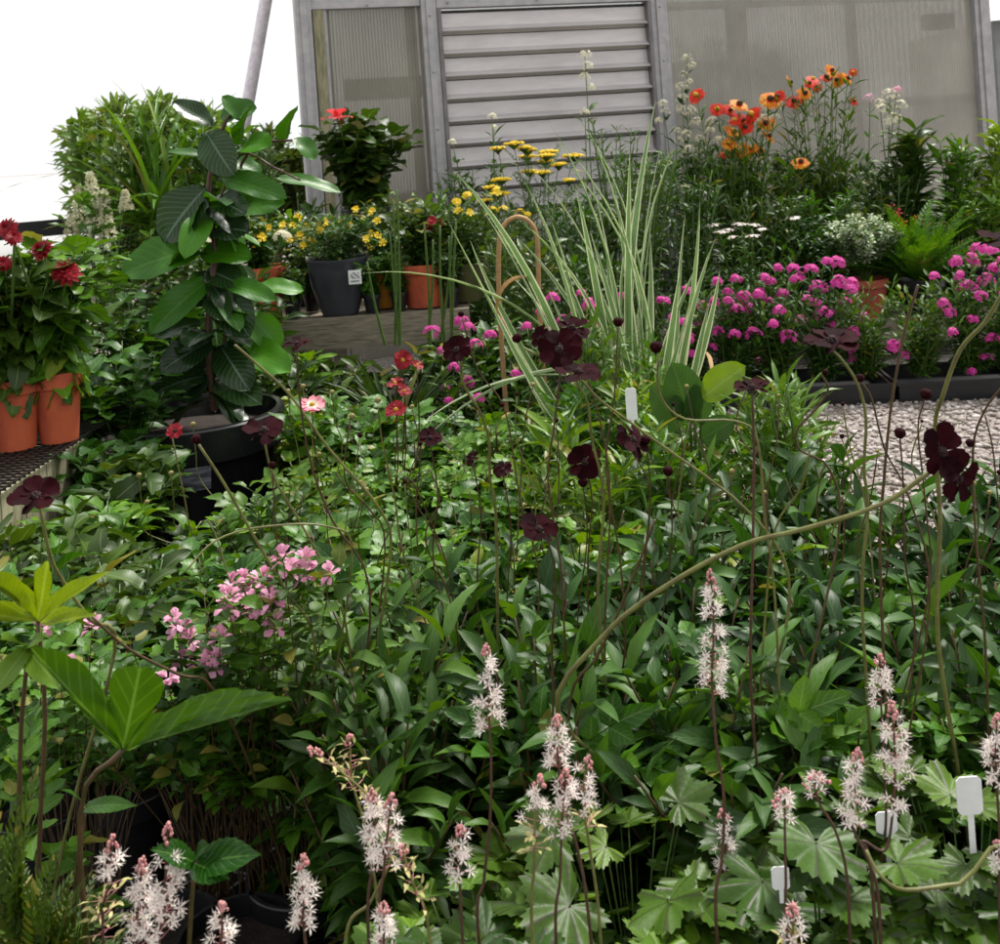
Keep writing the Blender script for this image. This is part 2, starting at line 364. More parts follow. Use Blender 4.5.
# ================================================================== SETTING
def ground_mat():
    m, nt, p, out = nodes('gravel_ground'); L = nt.links; tc = nt.nodes.new('ShaderNodeTexCoord')
    v = N_(nt, 'ShaderNodeTexVoronoi', i_Scale=55.0); L.new(tc.outputs['Object'], v.inputs['Vector'])
    n = N_(nt, 'ShaderNodeTexNoise', i_Scale=1.5, i_Detail=6.0); L.new(tc.outputs['Object'], n.inputs['Vector'])
    sp = nt.nodes.new('ShaderNodeSeparateColor'); L.new(v.outputs['Color'], sp.inputs[0])
    c = ramp(nt, sp.outputs[0], [(0, (.16, .13, .11)), (.5, (.3, .26, .24)), (1, (.46, .41, .39))])
    c = mixc(nt, math_(nt, 'MULTIPLY', n.outputs[0], .35), c, (.28, .24, .19))
    e = N_(nt, 'ShaderNodeTexVoronoi', i_Scale=55.0, feature='DISTANCE_TO_EDGE'); L.new(tc.outputs['Object'], e.inputs['Vector'])
    c = mixc(nt, ramp(nt, e.outputs['Distance'], [(.0, (1, 1, 1)), (.12, (0, 0, 0))]), c, (.09, .075, .06))
    L.new(c, p.inputs['Base Color']); p.inputs['Roughness'].default_value = .85
    b = N_(nt, 'ShaderNodeBump', i_Strength=.9, i_Distance=.012); L.new(e.outputs['Distance'], b.inputs['Height']); L.new(b.outputs[0], p.inputs['Normal'])
    return m
m = M(); m.add([(-400, -60, 0), (400, -60, 0), (400, 700, 0), (-400, 700, 0)], [(0, 1, 2), (0, 2, 3)])
g = m.build('ground', ground_mat(), smooth=False); g['kind'] = 'structure'
m = M(); m.add([(-2.4, -.6, .004), (1.15, -.6, .004), (.95, 2.45, .004), (.45, 3.35, .004), (.3, 5.6, .004), (-1.6, 5.6, .004), (-2.4, 3.9, .004)], [(0, 1, 2), (0, 2, 3), (0, 3, 4), (0, 4, 5), (0, 5, 6)])
g = m.build('added_dark_fabric', solid('darkening_fabric', (.018, .018, .02), (.01, .01, .011), .8, 120), smooth=False); g['kind'] = 'structure'  # black sheet added to darken the ground under the plants and timber bench
# loose gravel stones where the path shows
ico = []
import bmesh
bm = bmesh.new(); bmesh.ops.create_icosphere(bm, subdivisions=1, radius=1); bm.verts.ensure_lookup_table()
IV = np.array([v.co[:] for v in bm.verts]); IF = np.array([[v.index for v in f.verts] for f in bm.faces]); bm.free()
bm = bmesh.new(); bmesh.ops.create_icosphere(bm, subdivisions=2, radius=1)
IV2 = np.array([v.co[:] for v in bm.verts]); IF2 = np.array([[v.index for v in f.verts] for f in bm.faces]); bm.free()
def blobs(m, pos, r, sq=(1, 1, 1), mi=0, hi=False, rnd=.0):
    V0, F0 = (IV2, IF2) if hi else (IV, IF); pos = np.atleast_2d(pos); n = len(pos); r = np.broadcast_to(r, n)
    P = V0[None] * np.asarray(sq) * r[:, None, None]
    if rnd: P = P * (1 + rng.uniform(-rnd, rnd, (n, len(V0), 1)))
    P = P + pos[:, None]; k = len(V0)
    m.add(P.reshape(-1, 3), (F0[None] + (np.arange(n) * k)[:, None, None]).reshape(-1, 3), None, mi)
m = M(); n = 9000
px = rng.uniform(.3, 2.6, n); py = rng.uniform(2.3, 4.9, n)
blobs(m, np.stack([px, py, np.full(n, .004)], -1), rng.uniform(.005, .016, n), (1, 1, .6), rnd=.3)
gm, gnt, gp, go = nodes('gravel_stone'); gg = gnt.nodes.new('ShaderNodeNewGeometry')
gnt.links.new(ramp(gnt, gg.outputs['Random Per Island'], [(0, (.17, .14, .11)), (.4, (.3, .26, .23)), (.8, (.42, .36, .34)), (1, (.6, .56, .54))]), gp.inputs['Base Color']); gp.inputs['Roughness'].default_value = .8
g = m.build('gravel', gm); tag(g, 'loose pale gravel of the path', 'gravel'); g['kind'] = 'stuff'

# ---- greenhouse
A = at(303, 140, 6.5); B = at(992, 140, 7.8); A[2] = B[2] = 0
GX = nrm(B - A); GY = np.array([-GX[1], GX[0], 0]); GW = np.linalg.norm(B - A); GD = nrm(np.array([-.1, 1, 0]))
def gs(px, py=100):                                   # pixel -> distance along the wall
    d = at(px, py, 1.0) - CAM; a = np.array([[d[0], -GX[0]], [d[1], -GX[1]]]); t, s = np.linalg.solve(a, (A - CAM)[:2]); return s
def gz(px, py):
    d = at(px, py, 1.0) - CAM; a = np.array([[d[0], -GX[0]], [d[1], -GX[1]]]); t, s = np.linalg.solve(a, (A - CAM)[:2]); return 1.2 + d[2] * t
def gbox(m, s0, s1, y0, y1, z0, z1, mi=0): box(m, (s0, y0, z0), (s1, y1, z1), mi, GX, GD if y1 > 1 else GY, UPV, A)
def panelmat(name, c, tr):
    m, nt, p, out = nodes(name); L = nt.links; tc = nt.nodes.new('ShaderNodeTexCoord')
    mp = nt.nodes.new('ShaderNodeMapping'); L.new(tc.outputs['Object'], mp.inputs[0]); mp.inputs['Rotation'].default_value = (0, 0, -math.atan2(GX[1], GX[0]))
    wv = N_(nt, 'ShaderNodeTexWave', bands_direction='X', i_Scale=17.0, i_Distortion=0.1); L.new(mp.outputs[0], wv.inputs['Vector'])
    n = N_(nt, 'ShaderNodeTexNoise', i_Scale=1.6, i_Detail=6.0); L.new(tc.outputs['Object'], n.inputs['Vector'])
    st = nt.nodes.new('ShaderNodeMapping'); st.inputs['Scale'].default_value = (9, 9, .7); L.new(tc.outputs['Object'], st.inputs[0])
    n2 = N_(nt, 'ShaderNodeTexNoise', i_Scale=2.0, i_Detail=4.0); L.new(st.outputs[0], n2.inputs['Vector'])
    col = ramp(nt, n.outputs[0], [(.3, tuple(v * .6 for v in c)), (.65, c)]); col = mixc(nt, math_(nt, 'MULTIPLY', n2.outputs[0], .5), col, (c[0] * .45, c[1] * .5, c[2] * .35))
    col = mixc(nt, math_(nt, 'MULTIPLY', wv.outputs[0], .65), col, tuple(v * .4 for v in c))
    L.new(col, p.inputs['Base Color']); p.inputs['Roughness'].default_value = .35
    b = N_(nt, 'ShaderNodeBump', i_Strength=.5, i_Distance=.006); L.new(wv.outputs[0], b.inputs['Height']); L.new(b.outputs[0], p.inputs['Normal'])
    t1 = nt.nodes.new('ShaderNodeBsdfTranslucent'); L.new(col, t1.inputs[0]); m1 = nt.nodes.new('ShaderNodeMixShader'); m1.inputs[0].default_value = .35
    L.new(p.outputs[0], m1.inputs[1]); L.new(t1.outputs[0], m1.inputs[2])
    t2 = nt.nodes.new('ShaderNodeBsdfTransparent'); m2 = nt.nodes.new('ShaderNodeMixShader')
    L.new(math_(nt, 'MULTIPLY_ADD', wv.outputs[0], -tr * .5, tr), m2.inputs[0]); L.new(m1.outputs[0], m2.inputs[1]); L.new(t2.outputs[0], m2.inputs[2]); L.new(m2.outputs[0], out.inputs[0]); return m
PANEL = panelmat('polycarbonate', (.74, .7, .64), .42); PANEL2 = panelmat('polycarbonate_old', (.5, .47, .4), .42); PANELR = panelmat('polycarbonate_roof', (.8, .8, .78), .7)
gh = thing('greenhouse', 'polycarbonate greenhouse with a grey louvred vent and galvanised steel posts', 'greenhouse', A)
H = 2.75
sA, sB, sC, sD, sE = 0, gs(434), gs(660), gs(858), gs(980)
def post(name, s0, s1, z1=H, y0=-.05, y1=.05, mat=GALV):
    m = M(); gbox(m, s0, s1, y0, y1, 0, z1); 
    gbox(m, s0 + (s1 - s0) * .3, s1 - (s1 - s0) * .3, y0 - .012, y0 - .001, 0, z1)
    return m.build(name, mat, gh, False)
post('corner_post', 0, .09); post('frame_post', sB - .05, sB + .04); post('frame_post', sC - .04, sC + .07); post('corner_post', sE - .03, sE + .09)
m = M(); gbox(m, sD, sD + .05, .03, .08, 0, H); m.build('inner_post', GALV, gh, False)
m = M(); gbox(m, .092, sB - .052, -.035, .035, gz(370, 8) - .0, gz(370, 8) + .07); m.build('rail', GALV, gh, False)
m = M(); gbox(m, .10, .16, -.03, .03, 0, gz(370, 8) - .002); m.build('frame_post', WOODV, gh, False)
m = M(); gbox(m, .162, .178, -.02, .02, 0, gz(370, 8) - .002); m.build('panel_edge', GALV, gh, False)
m = M(); gbox(m, .18, sB - .052, -.006, .006, 0, gz(370, 8) - .002); m.build('polycarbonate_panel', PANEL2, gh, False)
m = M(); gbox(m, .092, sB - .052, -.006, .006, gz(370, 8) + .075, H); m.build('polycarbonate_panel', PANEL, gh, False)
ztop = gz(545, 5)
m = M(); gbox(m, sB + .042, sC - .042, -.055, .03, ztop, ztop + .06); m.build('rail', GALV, gh, False)
m = M(); gbox(m, sB + .042, sC - .042, -.006, .006, ztop + .062, H); m.build('polycarbonate_panel', PANEL, gh, False)
# louvre vent
m = M(); sp = .132; z = ztop - .03
VF = solid('vent_frame_dark', (.2, .19, .19), (.14, .13, .13), .5, 10, metal=.3)
fr = M(); gbox(fr, sB + .042, sB + .065, -.06, .03, 0, ztop - .002); lv = fr.build('vent_frame', VF, gh, False)
fr = M(); gbox(fr, sC - .065, sC - .042, -.06, .03, 0, ztop - .002); fr.build('vent_frame', VF, gh, False)
while z > .1:
    s0, s1 = sB + .067, sC - .067; o = A
    pr = [(.0, z - .002), (-.006, z), (-.012, z - sp * .6), (-.05, z - sp * .76), (-.056, z - sp * .8), (-.05, z - sp * .84), (-.006, z - sp * .82), (.0, z - sp * .95)]
    n = len(pr); V = []
    for s in (s0, s1): V += [o + GX * s + GY * y + UPV * zz for y, zz in pr]
    F = []
    for i in range(n): j = (i + 1) % n; F += [(i, j, n + j), (i, n + j, n + i)]
    m.add(V, F); z -= sp
lp = m.build('louvre_slats', ALU, lv, False)
m = M(); gbox(m, sB + .067, sC - .067, .008, .016, 0, ztop - .01); m.build('vent_backing', solid('vent_dark', (.05, .05, .05)), lv, False)
m = M()
for px in (372, 452, 541, 605, 640): blobs(m, A + GX * gs(px) + GY * -.058 + UPV * (ztop + .03), .009)
for zz in np.arange(.3, 2.6, .33): blobs(m, A + GX * (sB - .005) + GY * -.065 + UPV * zz, .008); blobs(m, A + GX * (sC + .015) + GY * -.065 + UPV * zz, .008)
m.build('bolts', GALV, gh)
m = M(); gbox(m, sC + .072, sE - .032, -.006, .006, .0, H); m.build('polycarbonate_panel', PANEL, gh, False)
m = M(); zb = gz(960, 98); gbox(m, sC + .072, sE - .032, .03, .07, zb - .03, zb + .03); zb = gz(800, 0); gbox(m, sC + .072, sE - .032, .03, .07, zb - .03, zb + .02); m.build('inner_rail', GALV, gh, False)
m = M(); gbox(m, gs(938), gs(963), .03, .12, gz(955, 28), gz(955, 12)); m.build('inner_box', solid('dark_box', (.04, .04, .04)), gh, False)
DP = solid('dark_post', (.06, .06, .055))
for q0, q1 in ((752, 768), (420, 428), (335, 340)):
    m = M(); gbox(m, gs(q0), gs(q1), .2, .28, 0, H); m.build('inner_post', DP, gh, False)
m = M(); gbox(m, .1, GW - .1, 3.0, 3.6, .7, .8); gbox(m, .1, GW - .1, 4.8, 5.2, 1.7, 1.9); m.build('inner_staging', DP, gh, False)
D5 = 6.0
m = M(); gbox(m, 0, .012, .06, D5, 0, H); gbox(m, GW - .012, GW, .06, D5, 0, H); gbox(m, .02, GW - .02, D5 - .02, D5, 0, H); m.build('side_panels', PANELR, gh, False)
m = M()
zr = H + .75; mid = GW / 2
for s0, z0, s1, z1 in ((-.08, H, mid, zr), (mid + .001, zr, GW + .08, H)):
    V = [A + GX * s + GD * y + UPV * z for s, z, y in ((s0, z0, -.1), (s1, z1, -.1), (s1, z1, D5), (s0, z0, D5))]; V += [v + UPV * .02 for v in V]
    m.add(V, [(0, 1, 2), (0, 2, 3), (4, 6, 5), (4, 7, 6), (0, 5, 1), (0, 4, 5)])
m.build('roof', PANELR, gh, False)
m = M(); m.add([A + UPV * H, A + GX * GW + UPV * H, A + GX * mid + UPV * zr], [(0, 1, 2)]); m.build('gable', PANEL2, gh, False)
# ------------- neighbouring shed, pole, polytunnel, rail, tree
m = M(); o = at(1002, 140, 9.5); o[2] = 0
sh = thing('shed', 'white corrugated shed seen past the right end of the greenhouse', 'shed', o)
box(m, o + (0, 0, 0), o + (2.5, 2, 1.9)); m.build('wall', solid('shed_wall', (.3, .32, .32), None, .6, 3), sh, False)
m = M(); V = []
for i in range(41):
    x = -.1 + i * .07; zz = .02 * (i % 2)
    V += [o + (x, -.2, 1.9 + zz), o + (x, 2.2, 2.4 + zz)]
m.add(V, [f for i in range(40) for f in ((2 * i, 2 * i + 2, 2 * i + 3), (2 * i, 2 * i + 3, 2 * i + 1))]); m.build('roof', solid('white_sheet', (.7, .72, .75), None, .5, 3), sh, False)
p0 = at(238, 160, 7.6); p1 = at(268, -12, 7.6); p1 = p0 + (p1 - p0) * 1.5; p0 = p0 - (p1 - p0) * (p0[2] / (p1[2] - p0[2]))
pt = thing('metal_pole', 'leaning galvanised metal pole against the white sky', 'pole', p0)
m = M(); tube(m, [p0, (p0 + p1) / 2, p1], .042, .042, 14); m.build('tube', solid('pole_steel', (.8, .76, .8), (.55, .5, .58), .5, 26, metal=.1), pt)
m = M(); lathe(m, [(0, 0), (.08, 0), (.08, .02), (0.05, .03), (0, .03)], p0); m.build('base_plate', GALV, pt, False)
# polytunnel
WPL = petalmat('polytunnel_sheet', (.88, .88, .88), (.88, .88, .88), trans=.5, streak=0)
o = np.array([-6.5, 19, 0]); pt = thing('polytunnel', 'white plastic polytunnel behind the tree', 'polytunnel', o)
m = M(); V = []; n = 24; k = 12
for j in range(k + 1):
    for i in range(n + 1):
        a = PI * i / n; rr = 1 + .0025 * (j % 2); V.append(o + (-5 + j * 1.1, -5.2 * math.cos(a) * rr, 1.15 * math.sin(a) * rr))
F = []
for j in range(k):
    for i in range(n):
        a = j * (n + 1) + i; F += [(a, a + 1, a + n + 2), (a, a + n + 2, a + n + 1)]
m.add(V, F); m.build('cover', WPL, pt)
m = M()
for j in range(0, k + 1, 2): tube(m, [o + (-5 + j * 1.1, -5.22 * math.cos(a), 1.16 * math.sin(a)) for a in np.linspace(0, PI, 15)], .014, k=6, smooth=False)
m.build('hoops', GALV, pt)
# black rail screen left
a = at(-60, 236, 5.2); b = at(160, 224, 5.6)
pt = thing('shade_screen', 'low black shade screen rail behind the red dahlias', 'screen', ((a + b) / 2 * [1, 1, 0]))
m = M(); X = nrm((b - a) * [1, 1, 0]); box(m, (0, 0, -.045), (np.linalg.norm(b - a), .03, .03), 0, X, np.array([-X[1], X[0], 0]), UPV, a); m.build('rail', BLACKP, pt, False)
m = M()
for t in (.15, .8): p = a + (b - a) * t; box(m, p + (-.02, .0, -p[2]), p + (.02, .03, -.046))
m.build('posts', BLACKP, pt, False)
def blobcrown(m, c, rad, n, T, L, W, mi=0, clumps=30, gap=.3):
    cc = rdirs(clumps, -1.2, 1.5) * rng.uniform(.25, 1.12, (clumps, 1)) * rad * .85 + c
    per = n // clumps
    for q in cc:
        d = rdirs(per, -1.5, 1.5); p = q + d * (rng.uniform(0, 1, (per, 1)) ** .5) * np.mean(rad) * gap
        inst(m, T, p, d + rng.normal(0, .5, (per, 3)) + [0, 0, -.1], rng.normal(0, .7, (per, 3)) + UPV, L * rng.uniform(.7, 1.3, per), W * rng.uniform(.7, 1.2, per), rng.uniform(0, .8, per), mi)
def tree(px, py, Y, rad, n, mat, lab, L=.12, W=.06):
    c = at(px, py, Y); t = thing('tree', lab, 'tree', (c[0], c[1], 0))
    m = M(); tube(m, [(c[0], c[1], 0), (c[0] + .1, c[1], c[2] * .5), c], .16, .07, 8)
    for i in range(9):
        d = dirs(i * 2.4, .3 + .5 * (i % 3) / 2); q = c + d * np.array(rad) * .8; tube(m, [np.array([c[0], c[1], c[2] * .6 + .05 * i]), (c + q) / 2 - (0, 0, .1), q], .05, .012, 5)
    m.build('trunk', BARK, t)
    m = M(); blobcrown(m, c, np.array(rad), n, T_OVATE_S, L, W, clumps=42); m.build('crown', mat, t)
tree(165, 178, 11.5, (1.15, .9, .72), 15000, leafmat('leaf_tree', (.1, .24, .08), (.15, .32, .12), (.22, .42, .18), rough=.5, nscale=4, gain=.95), 'pale green round crowned tree behind the strap-leaved plant', .12, .045)
tree(262, 185, 12.5, (.75, .8, .45), 4000, leafmat('leaf_tree_dark', (.08, .14, .04), (.12, .2, .06), (.2, .28, .1), rough=.5, nscale=4), 'lower darker green tree beside the metal pole', .13, .07)
tree(725, 105, 15.5, (1.1, .9, .7), 5000, bpy.data.materials['leaf_tree_dark'], 'dark tree seen dimly through the greenhouse panels', .16, .09)

# ================================================================== PLANT BUILDERS
def pot(c, rt, h, mat, parent, rim=True, soil=True, bowl=False):
    """c = base centre"""
    m = M(); rb = rt * .72
    pr = [(0, 0), (rb, 0), (rb + (rt - rb) * .75, h * .78)]
    pr += [(rt * 1.0, h * .785), (rt * 1.03, h * .8), (rt * 1.03, h * .99), (rt * 1.01, h), (rt * .94, h), (rt * .9, h * .85), (0, h * .85)] if rim else [(rt, h * .97), (rt * 1.05, h * .975), (rt * 1.05, h), (rt * .97, h), (rt * .95, h * .86), (0, h * .86)]
    if bowl: pr = [(0, 0), (rt * .6, 0)] + [(rt * (.6 + .4 * math.sin(q * PI / 2)), h * .93 * q) for q in (.12, .25, .4, .55, .7, .85, 1)] + [(rt * 1.03, h * .96), (rt * 1.03, h), (rt * .97, h), (rt * .94, h * .86), (0, h * .86)]
    lathe(m, pr, c, 36, 0); ob = m.build('pot', mat, parent)
    if ob: 
        ob.data.polygons.foreach_set('use_smooth', np.full(len(ob.data.polygons), True))
        try: ob.data.set_sharp_from_angle(angle=R_(35))
        except Exception: pass
    if soil:
        m = M(); lathe(m, [(rt * .93, h * .865), (rt * .5, h * .885), (0, h * .88)], c, 20); m.build('soil', SOIL, ob)
    return ob
def stemset(base, h, n, spread, ms=None, r=.003, lean=.5, seed=None):
    """returns list of curves"""
    out = []
    for i in range(n):
        az = rng.uniform(0, 2 * PI); s = spread * math.sqrt(rng.uniform(.02, 1)); hh = h * rng.uniform(.78, 1.03) * (1 - .18 * (s / max(spread, 1e-6)) ** 2)
        e = base + np.array([math.cos(az) * s, math.sin(az) * s, hh])
        k = base + np.array([math.cos(az) * s * .35, math.sin(az) * s * .35, hh * .5]) + rng.normal(0, .012, 3)
        c = smoothpts([base + (0, 0, 0), k, e], 5); out.append(c)
        if ms is not None: tube(ms, c, r, r * .5, 4, smooth=False)
    return out
def leaves_on(m, curves, T, L, W, per=8, t0=.25, el=(-.2, .7), bend=(.2, 1.1), mi=0, jit=.01, phyl=2, grow=.0):
    P = []; D = []; Ls = []
    for c in curves:
        n = len(c) - 1; a0 = rng.uniform(0, 6.28)
        for j in range(per):
            t = t0 + (1 - t0) * (j + rng.uniform(0, .6)) / per; f = min(t, .999) * n; i = int(f); p = c[i] + (c[i + 1] - c[i]) * (f - i)
            for k in range(phyl):
                az = a0 + j * 1.57 + k * PI + rng.uniform(-.35, .35); e = el[0] + (el[1] - el[0]) * t + rng.uniform(-.25, .25)
                P.append(p); D.append(dirs(az, e)); Ls.append(L * rng.uniform(.5, 1.25) * (1 - grow * t))
    P = np.array(P); D = np.array(D); Ls = np.array(Ls); n = len(P)
    inst(m, T, P + D * jit, D, rng.normal(0, .3, (n, 3)) + UPV, Ls, Ls * (W / L) * rng.uniform(.85, 1.15, n), rng.uniform(*bend, n), mi, rng.normal(0, .35, n))
def bushy(name, label, cat, base, h, spread, nst, T, L, W, mat, per=8, group=None, potr=.075, poth=.15, potm=BLACKP, stemm=G_STEM, t0=.2, el=(-.2, .7), bend=(.2, 1.1), phyl=2, grow=0, r=.003, skirt=0):
    t = thing(name, label, cat, base, group); base = np.array(base, float)
    z0 = 0
    if potr: pot(base, potr, poth, potm, t, bowl=potm in (GREYP, ORGP, OLIVP)); z0 = poth * .86
    ms = M(); cv = stemset(base + (0, 0, z0), h - z0, nst, spread, ms, r)
    ms.build('stems', stemm, t)
    m = M(); leaves_on(m, cv, T, L, W, per, t0, el, bend, 0, .005, phyl, grow); m.build('foliage', mat, t)
    return t, cv
def star(m, p, N, r, mi=0, k=5, wd=.32, T=None, cup=.2):
    """small flowers; p (n,3), N (n,3)"""
    p = np.atleast_2d(p); N = nrm(np.atleast_2d(N) * np.ones((len(p), 1))); n = len(p)
    X = nrm(np.cross(N, rng.normal(0, 1, (n, 3)))); Yv = np.cross(N, X); r = np.broadcast_to(r, n)
    for j in range(k):
        a = 2 * PI * j / k; D = X * math.cos(a) + Yv * math.sin(a) + N * cup
        inst(m, T or T_PT, p, D, N, r * rng.uniform(.85, 1.1, n), r * wd, .15, mi)
# tiny petal templates
T_PT = (np.array([(0, 0, 0), (-.5, .55, .05), (.5, .55, .05), (0, 1, -.05)]), np.array([(0, 2, 1), (1, 2, 3)]), np.array([(.5, 0), (0, .5), (1, .5), (.5, 1)]))
T_NOTCH = (np.array([(0, 0, 0), (-.5, .7, .03), (-.3, 1, 0), (0, .82, 0), (.3, 1, 0), (.5, .7, .03)]), np.array([(0, 3, 1), (1, 3, 2), (0, 5, 3), (3, 5, 4)]), np.array([(.5, 0), (0, .7), (.2, 1), (.5, .8), (.8, 1), (1, .7)]))
def cosmos_flower(c, N, r, parent, label=None, petals=8, droop=.25, mat=P_CHOC, cmat=P_CHOCC, cup=.18, name='flower', sub=True):
    N = nrm(N); X = nrm(np.cross(N, [.3, .2, 1.1])); Yv = np.cross(N, X); m = M()
    a = np.arange(petals) * 2 * PI / petals + rng.uniform(-.12, .12, petals); D = np.cos(a)[:, None] * X + np.sin(a)[:, None] * Yv + N * rng.uniform(cup - .12, cup + .12, (petals, 1))
    inst(m, T_PETAL, c + D * r * .12, D, N + rng.normal(0, .15, (petals, 3)), r * rng.uniform(.82, 1.05, petals), r * rng.uniform(.62, .8, petals), rng.uniform(-.2, droop * 2, petals), 0, rng.normal(0, .3, petals))
    ob = m.build(name, mat, parent)
    if label: ob['label'] = label
    m = M(); k = 40; q = rdirs(k, .1, 1.5)
    Q = q[:, :1] * X + q[:, 1:2] * Yv + q[:, 2:] * N
    blobs(m, c + Q * [[1, 1, 1]] * r * .2, r * .055, rnd=.3); blobs(m, c - N * r * .02, r * .19, hi=True)
    m.build('flower_centre', cmat, ob)
    m = M(); blobs(m, c - N * r * .12, r * .16, hi=True, mi=0); star(m, c - N * r * .1, -N * .2 + N * 0, r * .4, 0, 7, .2, T_NEEDLE, cup=-.1) if False else None
    m.build('calyx', G_STEMP, ob); return ob
def bud(c, N, r, parent, mat=P_CHOC):
    m = M(); c = np.array(c); N = nrm(N)
    lathe(m, [(0, -r * .9), (r * .6, -r * .7), (r, 0), (r * .75, r * .6), (0, r * .9)], c, 9, 0, N)
    X = nrm(np.cross(N, [.2, .3, 1])); Yv = np.cross(N, X); a = np.arange(7) * 2 * PI / 7; D = np.cos(a)[:, None] * X + np.sin(a)[:, None] * Yv + N * .5
    inst(m, T_LANCE_S, c - N * r * .7, D, N, r * 1.5, r * .6, -.6, 1)
    return m.build('bud', [mat, G_STEMP], parent)

# ================================================================== BED OF FOLIAGE
BX = 'rows of potted plants filling the bed'
def protos(fn, k): 
    return [fn(i) for i in range(k)]
def hide(base): return np.array(base, float)
# prototypes are the first plants actually placed (moved on first use)
class Kind:
    def __init__(s, fn, k): s.fn = fn; s.k = k; s.ps = []; s.n = 0
    def place(s, loc, label, group, sc=1.0):
        if len(s.ps) < s.k:
            o = s.fn(len(s.ps)); s.ps.append(o); o.location = [float(v) for v in loc]; o['label'] = label; o['group'] = group
            o.scale = (sc,) * 3; o.rotation_euler = (0, 0, rng.uniform(0, 6.28)); return o
        s.n += 1; return dup(s.ps[s.n % s.k], loc, rng.uniform(0, 6.28), sc, label, group)
def k_lance(i): return bushy('lance_leaved_perennial', '', 'plant', (0, 0, 0), .54, .17, 20, T_LANCE, .082, .0205, G_LANCE, per=12, stemm=G_STEMB, t0=.12, el=(-.1, 1.0), bend=(.3, 1.4), phyl=2)[0]
def k_dahl(i): return bushy('leafy_perennial', '', 'plant', (0, 0, 0), .54, .17, 19, T_COMP if i % 2 else T_COMP3, .095, .08, G_MID, per=7, stemm=G_STEMB, t0=.15, el=(-.2, .6), bend=(.2, 1.0), phyl=2)[0]
def k_small(i): return bushy('small_leaved_plant', '', 'plant', (0, 0, 0), .52, .18, 26, T_OVATE_S, .032, .02, G_FINE if i % 2 else G_MID, per=13, stemm=G_STEMP, t0=.66, el=(-.1, .7), bend=(.1, .9), phyl=2)[0]
def k_willow(i): return bushy('narrow_leaved_plant', '', 'plant', (0, 0, 0), .56, .15, 16, T_LANCE_S, .085, .014, G_MID if i else G_BRIGHT, per=13, stemm=G_STEM, t0=.25, el=(.0, .9), bend=(.1, 1.0), phyl=2)[0]
def k_tia(i):
    t = thing('foamflower_leaf_mound', '', 'plant', (0, 0, 0)); pot(np.zeros(3), .075, .15, BLACKP, t)
    m = M(); ms = M(); n = 64
    for q in range(n):
        az = rng.uniform(0, 6.28); rr = .17 * math.sqrt(rng.uniform(.02, 1)); z = .45 - .12 * (rr / .17) ** 2 + rng.uniform(-.07, .015)
        e = np.array([math.cos(az) * rr, math.sin(az) * rr, z]); tube(ms, [(0, 0, .13), e * [.4, .4, .7], e], .0014, .001, 4)
        L = rng.uniform(.045, .088); d = dirs(az + rng.normal(0, .3), rng.uniform(-.35, .25)); inst(m, T_PALM if q % 3 else T_MAPLE, e - d * L * .32, d, UPV + rng.normal(0, .22, 3), L, L * 1.05, rng.uniform(0, .5))
    ms.build('stems', G_STEM, t); m.build('foliage', G_TIA if i != 1 else G_BRIGHT, t); return t
KL, KD, KS, KW, KT = Kind(k_lance, 5), Kind(k_dahl, 6), Kind(k_small, 4), Kind(k_willow, 3), Kind(k_tia, 4)
rows = [1.06, 1.2, 1.42, 1.62, 1.84, 2.07, 2.32, 2.6, 2.9, 3.2]
cnt = 0
ORD = 'first second third fourth fifth sixth seventh eighth ninth tenth eleventh twelfth thirteenth fourteenth'.split()
rowcount = {}
def rl(kind, ri):
    k = (kind, ri); rowcount[k] = rowcount.get(k, 0) + 1
    return '%s from the left in the %s row from the front' % (ORD[rowcount[k] - 1], ORD[ri])
for ri, Y in enumerate(rows):
    sx = .19 if Y < 1.3 else .2 if Y < 2 else .23
    hw = .44 * Y + .16; nx = int(2 * hw / sx) + 1
    for i in range(nx + 1):
        x = -hw + 2 * hw * (i + (.5 if ri % 2 else 0)) / nx + rng.uniform(-.03, .03); yy = Y + rng.uniform(-.04, .04)
        px, _ = topx((x, yy, .5)); cpx, cpy = topx((x, yy, .5)); sc = rng.uniform(.93, 1.05)
        if px > 1150 or px < -140: continue
        if Y < 1.3:
            if px < 300: continue
            side = 'at the front right of the bed' if px > 650 else 'at the front middle of the bed'
            KT.place((x, yy, 0), 'foamflower leaf mound, ' + rl('t', ri), 'foamflower leaf mounds ' + side, sc); continue
        if px < 340 and Y < 1.9 or px < 385 and Y < 1.6: continue        # dark gap, filled below by hand
        if px > 800 and Y > 2.15: continue
        if px > 640 and Y > 2.7: continue
        if px < 325 and Y > 2.35: continue
        if px < 150 and Y > 2.0: continue
        if px < 340: KS.place((x, yy, 0), 'small-leaved green plant, ' + rl('s', ri), 'small-leaved plants by the pink flowers', sc * 1.0)
        elif Y < 1.9 or (px > 700 and Y < 2.2):
            zone = ('among the front foamflower spikes' if Y < 1.5 else 'in the middle of the bed')
            KL.place((x, yy, 0), 'dark lance-leaved perennial, ' + rl('l', ri), 'lance-leaved perennials ' + zone, sc * (1 + (.04 if Y > 1.6 else 0)))
        elif 560 < px and Y > 2.2: KW.place((x, yy, 0), 'narrow-leaved plant, ' + rl('w', ri), 'narrow-leaved plants before the iris', sc * rng.uniform(.98, 1.12))
        else: KD.place((x, yy, 0), 'divided-leaf green perennial, ' + rl('d', ri), 'divided-leaf perennials at the back', sc * (.98 if Y < 2.6 else .92))
        cnt += 1
print('bed plants', cnt)

